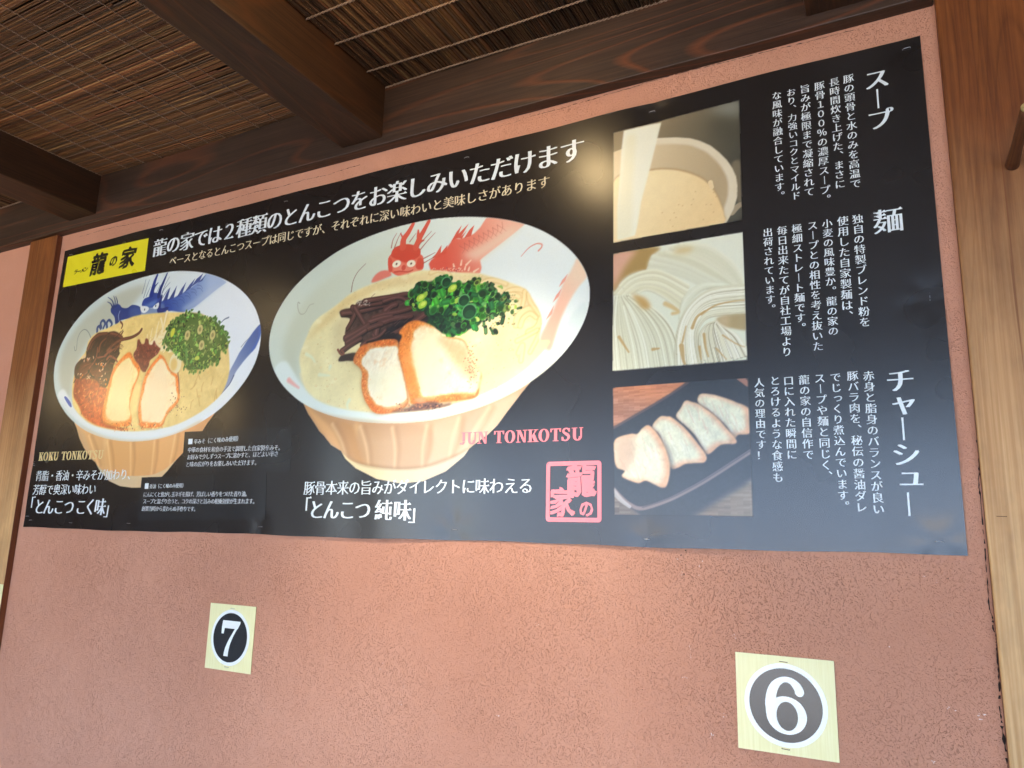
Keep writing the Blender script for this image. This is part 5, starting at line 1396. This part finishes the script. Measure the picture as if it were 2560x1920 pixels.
for nm, t, a, b_ in VER:
    A, B = np.array(wall(*a)), np.array(wall(*b_)); n = len(t); step = (B - A) / (n - 1); em = -step[1] * .98
    L_ = Letters()
    for k, c in enumerate(t + TAIL.get(t, '')):
        p = A + step * k; dx = dz = 0; rot = 0
        if c == 'ー': rot = 1
        if c in '、。': dx, dz = .62, .60
        if c in 'ゃゅょっャュョッ': dx, dz = .10, .08
        L_.put(c, p[0], p[1], em, em, 'm', rot, dx, dz)
    L_.build(nm, M['ink_white'])
for grp in VHEAD:
    L_ = Letters()
    for c, px, py, k in grp:
        p = wall(px, py); em = .0385 * k
        L_.put(c, p[0], p[1], em, em, 'm' if c == '麺' else 'b', 1 if c == 'ー' else 0, .02 if c in 'ャュ' else 0, .05 if c in 'ャュ' else 0)
    L_.build('heading', M['ink_white'])
# bracketed dish names
for row, sx in (([('「', 80, 1262), ('と', 104.3, 1266.1), ('ん', 127, 1266.3), ('こ', 152.2, 1266.6), ('つ', 177.5, 1267), ('こ', 208.3, 1267), ('く', 231.8, 1267), ('味', 256.2, 1267), ('」', 281, 1272)], 1),
                ([('「', 763, 1268), ('と', 795.8, 1273.7), ('ん', 831.9, 1274), ('こ', 871.8, 1274.4), ('つ', 910.9, 1274.8), ('純', 962.9, 1275.2), ('味', 1010, 1275.6), ('」', 1048, 1281)], 1)):
    L_ = Letters(); p0 = wall(row[1][1], row[1][2]); p1 = wall(row[2][1], row[2][2]); em = (p1[0] - p0[0]) * 1.12
    for c, px, py in row:
        p = wall(px, py); L_.put(c, p[0], p[1], em, em * 1.02, 'm' if c in '「」' else 'b')
    L_.build('dish_name', M['ink_white'])
# square bullets of the two caption boxes
flat('bullet', [(473.5, 1097.5), (484, 1097.1), (483, 1110.5), (472.5, 1111)], M['ink_white'], .0008, 4)
flat('bullet', [(366, 1208.5), (374.5, 1208.3), (373.5, 1222.4), (364.8, 1222.6)], M['ink_white'], .0008, 4)
# brush lettering on the yellow panel
L_ = Letters()
for c, px, py, k, kz in (('龍', 251.4, 661.3, 38, 54), ('の', 289.3, 654, 20, 30), ('家', 324.6, 645.5, 38, 52)):
    p = wall(px, py); L_.put(c, p[0], p[1], pxw(px, py, k), pxh(px, py, kz), 'x', skew=.16, jit=px)
for c, px, py in (('ラ', 194, 681.5), ('ー', 203, 679.5), ('メ', 211.5, 677.2), ('ン', 220, 674.5)):
    p = wall(px, py); L_.put(c, p[0], p[1], pxw(px, py, 10), pxh(px, py, 13), 'x', skew=.3, jit=px)
L_.build('brush_lettering', M['ink_brush'])
# red seal
ST = [(1367.2, 1154.4), (1505.8, 1152.5), (1507, 1306.3), (1366.3, 1304.4)]
Q = [np.array(wall(*p)) for p in ST]; x0, x1 = (Q[0][0] + Q[3][0]) / 2, (Q[1][0] + Q[2][0]) / 2; zb, zt_ = (Q[2][1] + Q[3][1]) / 2, (Q[0][1] + Q[1][1]) / 2
def rrect(x0, x1, z0, z1, r, n=6):
    out = []
    for cx, cz, a0 in ((x1 - r, z1 - r, 0), (x0 + r, z1 - r, 90), (x0 + r, z0 + r, 180), (x1 - r, z0 + r, 270)):
        for k in range(n + 1):
            a = math.radians(a0 + 90 * k / n); out.append((cx + r * math.cos(a), cz + r * math.sin(a)))
    return np.array(out)
th = (x1 - x0) * .072
A = rrect(x0, x1, zb, zt_, .006); B = rrect(x0 + th, x1 - th, zb + th, zt_ - th, .0012)
n = len(A); V = np.vstack([A, B])
mesh_np('seal_frame', pl(V[:, 0], V[:, 1], .0008), [(k, (k + 1) % n, n + (k + 1) % n, n + k) for k in range(n)], M['ink_red'], poster)
L_ = Letters()
for c, px, py, k, kz in (('龍', 1455, 1200, 76, 86), ('家', 1406, 1255, 66, 76), ('の', 1468, 1272, 40, 46)):
    p = wall(px, py); L_.put(c, p[0], p[1], pxw(px, py, k), pxh(px, py, kz), 'x', jit=px)
L_.build('seal_lettering', M['ink_red'])
# roman serif capitals, drawn as slabs and bowls
def ring(cx, cy, rx, ry, ix, iy, n=20, a0=0, a1=360):
    A = [(cx + rx * math.cos(math.radians(a0 + (a1 - a0) * k / n)), cy + ry * math.sin(math.radians(a0 + (a1 - a0) * k / n))) for k in range(n + 1)]
    B = [(cx + ix * math.cos(math.radians(a0 + (a1 - a0) * k / n)), cy + iy * math.sin(math.radians(a0 + (a1 - a0) * k / n))) for k in range(n + 1)]
    return [[A[k], A[k + 1], B[k + 1], B[k]] for k in range(n)]
def rc(a, b, c, d): return [(a, b), (c, b), (c, d), (a, d)]
def sline(P, w0, w1):
    P = smooth(P, False, 5); T = np.gradient(P, axis=0); T /= np.linalg.norm(T, axis=1)[:, None]; N2 = np.c_[-T[:, 1], T[:, 0]]
    W = np.interp(np.linspace(0, 1, len(P)), [0, .3, .5, .7, 1], [w0, w0, w1, w0, w0])[:, None] / 2
    A, B = P + N2 * W, P - N2 * W
    return [[A[k], B[k], B[k + 1], A[k + 1]] for k in range(len(P) - 1)]
ROM = {
    'K': (.74, [rc(.12, 0, .29, 1), rc(.02, 0, .39, .06), rc(.02, .94, .39, 1), [(.27, .38), (.36, .46), (.68, .96), (.60, .96)], [(.33, .50), (.50, .64), (.74, .04), (.52, .04)], rc(.44, 0, .80, .06), rc(.48, .94, .76, 1)]),
    'O': (.80, ring(.40, .5, .38, .52, .20, .46)),
    'U': (.80, [rc(.12, .3, .29, 1), rc(.02, .94, .39, 1), rc(.64, .3, .71, 1), rc(.56, .94, .80, 1)] + ring(.415, .32, .295, .34, .125, .25, 14, 180, 360)),
    'T': (.76, [rc(.30, 0, .48, 1), rc(.20, 0, .58, .06), rc(.02, .93, .76, 1), [(.02, .72), (.07, .72), (.12, .94), (.02, .94)], [(.71, .72), (.76, .72), (.76, .94), (.66, .94)]]),
    'N': (.80, [rc(.13, 0, .19, .96), rc(.02, 0, .32, .06), rc(.02, .94, .28, 1), [(.12, 1), (.32, 1), (.70, .0), (.58, .0)], rc(.64, 0, .70, 1), rc(.52, .94, .80, 1)]),
    'S': (.64, sline([(.53, .78), (.47, .92), (.31, .97), (.15, .88), (.14, .70), (.30, .56), (.46, .42), (.51, .24), (.38, .06), (.22, .03), (.09, .12), (.06, .28)], .10, .20) + [rc(.52, .70, .57, .98), rc(.03, .02, .08, .32)]),
    'J': (.50, [rc(.24, .25, .41, 1), rc(.12, .94, .52, 1)] + ring(.22, .22, .19, .26, .04, .18, 8, 270, 360) + ring(.10, .06, .07, .08, 0, 0, 8)),
    ' ': (.36, [])}
def roman(text, a, b_, top, ink, skew=0.0):
    A, B, T_ = np.array(wall(*a)), np.array(wall(*b_)), np.array(wall(*top))
    adv = sum(ROM[c][0] + .07 for c in text) - .07
    h = T_[1] - B[1]; sx = (B[0] - A[0]) / adv
    V, F, D = [], [], []; cur = 0
    for c in text:
        for q_i, q in enumerate([[(x + d_, y) for x, y in q0] for q0 in ROM[c][1] for d_ in (-.02, .03)]):
            n0 = len(V)
            for (x, y) in q:
                t = (cur + x) / adv
                V.append((A[0] + (cur + x) * sx, A[1] + (B[1] - A[1]) * t + y * h)); D.append(.000004 * q_i)
            F.append(tuple(range(n0, n0 + len(q))))
        cur += ROM[c][0] + .07
    V = np.array(V); P = pl(V[:, 0], V[:, 1], .0008); P[:, 1] -= D
    return mesh_np('roman_lettering', P, F, M[ink], poster)
roman('KOKU TONKOTSU', (100.1, 1152.5), (260.7, 1147.6), (264.5, 1125.5), 'ink_gold')
roman('JUN TONKOTSU', (1151.3, 1111.7), (1459.9, 1101.3), (1461, 1069), 'ink_red')

# ------------------------------- staples -------------------------------
def staple_mesh(vert):
    mb = MB()
    L_ = .0108
    pts = [(-L_ / 2, .003, 0), (-L_ / 2, -.0006, 0), (-L_ / 2 + .0007, -.0013, 0), (L_ / 2 - .0007, -.0013, 0), (L_ / 2, -.0006, 0), (L_ / 2, .003, 0)]
    if vert: pts = [(0, y, x) for x, y, z in pts]
    mb.tube(pts, .00045, 6)
    return mb
st_proto = {}
def staple(parent, x, y, z, vert=0, m='steel', rot=0.0):
    key = (vert, m)
    if key not in st_proto:
        o = staple_mesh(vert).build('staple', M[m], parent=parent, smooth_=True); st_proto[key] = o.data
    else:
        o = bpy.data.objects.new('staple', st_proto[key]); COL.objects.link(o); o.parent = parent
    o.location = (x, y, z); o.rotation_euler = (0, rot, 0)
    return o
for k, (sx, sz, vert, d) in enumerate(SW):
    staple(poster, sx, -float(hfun(sx, sz)) - .0014, sz - PZ, vert, 'steel', rot=[.0, -.05, .04, .02][k % 4])

# ---------------------------------------------------------------------------
# numbered cards
# ---------------------------------------------------------------------------
def number_card(x0, x1, z0, z1, y, digit, label, scale, tilt=0.0):
    cx, cz = (x0 + x1) / 2, (z0 + z1) / 2; hw, hh = (x1 - x0) / 2, (z1 - z0) / 2
    t = empty('number_card', (cx, y, cz)); tag(t, label, 'number card', 'yellow number cards for the tables')
    t.rotation_euler = (0, tilt, 0)
    # slightly bowed card
    n = 13; X, Z = np.meshgrid(np.linspace(-hw, hw, n), np.linspace(-hh, hh, n)); X, Z = X.ravel(), Z.ravel()
    bow = lambda X, Z: -.0016 - .0003 * (X / hw) ** 2 - .0004 * (Z / hh) ** 3
    i = np.arange(n * n).reshape(n, n)
    F = np.stack([i[:-1, :-1], i[:-1, 1:], i[1:, 1:], i[1:, :-1]], -1).reshape(-1, 4)
    Vf = np.c_[X, bow(X, Z), Z]
    edge = np.concatenate([i[0], i[1:, -1], i[-1, ::-1][1:], i[::-1, 0][1:-1]])
    ne = len(edge); V = np.vstack([Vf, Vf[edge], Vf[edge] + (0, .0009, 0)]); k = np.arange(ne); kn = np.roll(k, -1)
    F = np.vstack([F, np.stack([n * n + k, n * n + ne + k, n * n + ne + kn, n * n + kn], -1)])
    mesh_np('card', V, F, M['card'], t, True)
    def disc(name, r0, r1, off, m):
        a = np.linspace(0, 2 * np.pi, 65)[:-1]; rr = np.linspace(r0, r1, 8)
        P = np.array([(r * math.cos(q), r * math.sin(q)) for r in rr for q in a]); m_ = 64
        F = [(j * m_ + k, j * m_ + (k + 1) % m_, (j + 1) * m_ + (k + 1) % m_, (j + 1) * m_ + k) for j in range(7) for k in range(m_)]
        return mesh_np(name, np.c_[P[:, 0], bow(P[:, 0], P[:, 1]) - off, P[:, 1]], F, M[m], t, True)
    disc('ring', hw * .60, hw * .835, .0003, 'card_white'); disc('disc', .0, hw * .735, .0006, 'card_black')
    if digit:
        shp = digit(hw)
        V, F, D = [], [], []
        for k, q in enumerate(shp):
            n0 = len(V); V += [tuple(p) for p in q]; F.append(tuple(range(n0, n0 + len(q)))); D += [.00001 * k] * len(q)
        V = np.array(V)
        mesh_np('numeral', np.c_[V[:, 0], bow(V[:, 0], V[:, 1]) - .0009 - np.array(D), V[:, 1]], F, M['card_white'], t)
    for sx, sz in ((.0, hh * .885), (-.002, -hh * .885)):
        staple(t, sx, -.0022, sz, 0, 'rust' if x0 > 1 else 'steel', rot=.05)
    return t

def seven(hw):
    s = hw
    top = [[(-.36, .50), (.40, .50), (.40, .44), (.30, .27), (-.26, .27)], [(-.36, .50), (-.26, .27), (-.29, .10), (-.385, .10), (-.39, .30)], ]
    P0 = [(.40, .48), (.30, .30), (.16, .08), (.04, -.18), (-.01, -.40), (-.02, -.56)]
    P1 = [(.20, .30), (.10, .15), (-.05, -.08), (-.16, -.30), (-.20, -.46), (-.21, -.56)]
    A, B = smooth(P0, False, 4), smooth(P1, False, 4)
    q = [[A[k], B[k], B[k + 1], A[k + 1]] for k in range(len(A) - 1)]
    return [[(x * s, z * s) for x, z in p] for p in top + q]

def six(hw):
    s = hw
    out = []
    # bowl
    n = 40
    for k in range(n):
        a, b2 = 2 * math.pi * k / n, 2 * math.pi * (k + 1) / n
        f = lambda t: (.015 + .405 * math.cos(t), -.20 + .375 * math.sin(t)); g_ = lambda t: (.03 + .215 * math.cos(t), -.215 + .285 * math.sin(t))
        out.append([f(a), f(b2), g_(b2), g_(a)])
    # stem sweeping up to the right and ending in a ball
    O = [(-.392, -.20), (-.40, .05), (-.34, .30), (-.22, .47), (-.03, .565), (.16, .555), (.31, .46), (.385, .33)]
    I = [(-.19, -.20), (-.185, .05), (-.155, .24), (-.09, .38), (.0, .455), (.10, .445), (.17, .37), (.215, .27)]
    A, B = smooth(O, False, 5), smooth(I, False, 5)
    out += [[A[k], B[k], B[k + 1], A[k + 1]] for k in range(len(A) - 1)]
    a = np.linspace(0, 2 * np.pi, 21)[:-1]
    out.append([(.297 + .092 * math.cos(q), .29 + .092 * math.sin(q)) for q in a])
    return [[(x * s, z * s) for x, z in p] for p in out]

number_card(1.8927, 2.0313, 1.3315, 1.4673, 0, six, 'yellow card with a white 6, on the wall below the right end of the poster', 1, 0)
number_card(.7514, .8901, 1.3317, 1.4686, 0, seven, 'yellow card with a white 7, on the wall below the small blue bowl picture', 1, 0)
xr, zt2 = on(9.5, 1461, 1, -PD - .001)[[0, 2]]
c3 = number_card(xr - .1386, xr, zt2 - .137, zt2, -PD, None, 'pale yellow card at the left edge of the picture, stapled on the left post', 1, 0)

# ---------------------------------------------------------------------------
# small marks on the wall
# ---------------------------------------------------------------------------
M['fleck'], N_, L_, b_ = mat('fleck', rgb(226, 210, 202), .9)
L_.new(ramp(N_, L_, tex_noise(N_, L_, coords(N_, L_), 600, 2), [(.35, rgb(206, 176, 164)), (.7, rgb(238, 228, 222))]), b_.inputs['Base Color'])
M['hole'], *_ = mat('hole', rgb(40, 28, 24), .95)
wx0 = LX1 - .01
def blob(px, py, rx, rz, off, seed):
    rg = np.random.default_rng(seed); x, z = wall(px, py)
    n = 9; a = np.linspace(0, 2 * np.pi, n + 1)[:-1]; r = rg.uniform(.5, 1.2, n)
    return np.c_[x - wx0 + rx * r * np.cos(a), np.full(n, -off - .06), z + rz * r * np.sin(a)]
V, F = [], []
FL = [(1005, 1760, 3, 5), (1245, 1788, 4, 3), (1694, 1400, 4, 4), (1750, 1418, 3, 6), (1715, 1693, 5, 3), (1813, 1787, 4, 3), (1836, 1590, 3, 3), (2224, 1618, 3, 2), (2383, 1772, 6, 3), (2452, 1788, 8, 4),
      (2335, 1906, 4, 5), (117, 1787, 1.5, 3), (943, 1527, 3, 3), (952, 1670, 3, 4), (808, 1353, 2, 2), (1345, 1560, 4, 2), (1778, 1840, 3, 6), (450, 1495, 2, 2), (640, 1452, 2, 2), (1009, 1718, 2, 3), (1706, 1433, 2, 4),
      (1727, 1630, 1.5, 9), (1190, 1480, 2, 2), (2340, 1455, 3, 2), (2310, 1440, 2, 2), (424, 1870, 1.5, 3), (1145, 1770, 1.5, 1.5), (860, 1490, 2, 2)]
for k, (px, py, a, b2) in enumerate(FL):
    rg = np.random.default_rng(k)
    for j in range(4):
        q = blob(px + rg.normal(0, a), py + rg.normal(0, b2), a * .00030 * rg.uniform(.4, 1), b2 * .00030 * rg.uniform(.4, 1), .0006 + .00005 * j, k * 7 + j)
        n0 = len(V); V += [tuple(p) for p in q]; F.append(tuple(range(n0, n0 + len(q))))
o = mesh_np('paint_flecks', V, F, M['fleck'], wall_m); o['kind'] = 'stuff'
for k, (px, py, r) in enumerate([(1714, 1376, .0013), (1703, 1388, .0013), (1714, 1412, .0012), (1710, 1435, .0014), (2370, 1446, .0011), (1637, 1682, .001), (1606, 1724, .0008), (2098, 1420, .0008)]):
    q = blob(px, py, r, r, .0007, 90 + k); mesh_np('screw_hole', q, [tuple(range(len(q)))], M['hole'], wall_m)
# hairline crack of the render along the beam, and rough joint at the right post
def crackline(pts, w, seed, name='plaster_crack', side=None):
    rg = np.random.default_rng(seed); P = np.array([wall(*p) for p in pts]); n = max(30, int(np.hypot(*(P[-1] - P[0])) / .004))
    t = np.linspace(0, 1, n); tt = np.linspace(0, 1, len(P)); x = np.interp(t, tt, P[:, 0]); z = np.interp(t, tt, P[:, 1])
    w_ = w * np.clip(rg.normal(.8, .5, n), .05, 2); dxy = np.cumsum(rg.normal(0, .0004, n)); dxy -= np.linspace(dxy[0], dxy[-1], n)
    ver = abs(P[-1][1] - P[0][1]) > abs(P[-1][0] - P[0][0])
    if ver: x = x + dxy; A = np.c_[x - w_ / 2, z]; B = np.c_[x + w_ / 2, z]
    else: z = z + dxy; A = np.c_[x, z - w_ / 2]; B = np.c_[x, z + w_ / 2]
    V = [(a[0] - wx0, -.0606, a[1]) for a in A] + [(a[0] - wx0, -.0606, a[1]) for a in B]
    F = [(k, k + 1, n + k + 1, n + k) for k in range(n - 1) if rg.random() < .9]
    return mesh_np(name, V, F, M['hole'], wall_m)
crackline([(1340, 288), (1500, 245), (1700, 187), (1900, 135), (2134, 76)], .0010, 1)
crackline([(1100, 362), (1340, 288)], .0005, 2)
crackline([(200, 592), (520, 512), (900, 412)], .0009, 3)
crackline([(2491, 1620), (2480, 1520), (2454.7, 1250), (2440, 1100)], .0014, 4)
crackline([(2520, 1919), (2506, 1780), (2491, 1620)], .0028, 5)

# ---------------------------------------------------------------------------
# wooden peg and old staple on the right post
# ---------------------------------------------------------------------------
M['peg'] = wood_material('peg', rgb(120, 76, 46), rgb(84, 52, 34), rgb(70, 40, 24), 'y', .6, 8, .6)
M['peg_end'] = wood_material('peg_end', rgb(190, 168, 110), rgb(160, 136, 84), rgb(120, 96, 60), 'x', .7, 12, .8)
pb_ = on(2531, 412, 1, -PD)
# find how far out the tip is
best = min(np.linspace(.02, .25, 200), key=lambda d: abs((lambda q: q[1] / q[2] * FOC + CC[1])(ROT @ (np.array([pb_[0], -PD - d, pb_[2]]) - CAM)) - 268))
peg = empty('coat_peg', tuple(pb_)); tag(peg, 'short round wooden peg with a pale sawn end, sticking out of the right post', 'peg')
mb = MB(pb_); r0 = .0072
ys = np.linspace(0.006, -best, 9)
mb.tube([(pb_[0], pb_[1] + y, pb_[2]) for y in ys], [r0 * f for f in (1.25, 1.2, 1.08, 1, .97, .96, .95, .95, .94)], 18)
mb.build('shaft', M['peg'], parent=peg, smooth_=True)
mb = MB(pb_); mb.tube([(pb_[0], pb_[1] - best - .0002, pb_[2]), (pb_[0], pb_[1] - best - .002, pb_[2])], [r0 * .94, r0 * .86], 18)
mb.build('sawn_end', M['peg_end'], parent=peg)
q = on(2504, 1291, 1, -PD); staple(post_r, q[0] - RX0, -PD - .0005, q[2], 0, 'rust', .02)

# ---------------------------------------------------------------------------
# warm lamps hanging under the canopy behind the viewer (mirrored in the poster)
# ---------------------------------------------------------------------------
def lamp(loc, r, strength, label, top):
    t = empty('hanging_lamp', loc); tag(t, label, 'lamp', 'warm globe lamps under the canopy')
    m, N, L, b = mat('glass_globe', rgb(255, 236, 200), .4)
    b.inputs['Emission Color'].default_value = (1.0, .72, .36, 1); b.inputs['Emission Strength'].default_value = strength
    n = 16; V = []; F = []
    for j in range(n + 1):
        th_ = math.pi * j / n
        for k in range(24):
            ph = 2 * math.pi * k / 24; V.append((r * math.sin(th_) * math.cos(ph), r * math.sin(th_) * math.sin(ph), r * math.cos(th_)))
    F = [(j * 24 + k, (j + 1) * 24 + k, (j + 1) * 24 + (k + 1) % 24, j * 24 + (k + 1) % 24) for j in range(n) for k in range(24)]
    mesh_np('globe', V, F, m, t, True)
    mb = MB(); mb.tube([(0, 0, r * .93), (0, 0, r + .02)], [.028, .024], 14); mb.build('cap', M['rust'], parent=t)
    mb = MB(); mb.tube([(0, 0, r + .018), (0, 0, top - loc[2])], .003, 6); mb.build('flex', M['hole'], parent=t)
    return t
lamp(LAMP_A, .045, GLOW * 4.0, 'warm glowing globe lamp hanging over the right half of the walkway', 2.60)
sp = bpy.data.lights.new('lamp_beam', 'SPOT'); sp.energy = 5.0; sp.color = (1.0, .86, .68); sp.spot_size = math.radians(62); sp.spot_blend = 1.0; sp.shadow_soft_size = .03
so = bpy.data.objects.new('lamp_beam', sp); COL.objects.link(so); so.location = (LAMP_A[0], LAMP_A[1] - .1, LAMP_A[2] - .06)
so.rotation_euler = (Vector(so.location) - Vector((1.42, 0, 1.42))).to_track_quat('Z', 'Y').to_euler()
lamp(LAMP_B, .07, GLOW * 6.5, 'warm glowing globe lamp hanging over the left half of the walkway', 2.60)
lamp(LAMP_C, .07, GLOW, 'warm glowing globe lamp hanging between the other two lamps', 2.60)
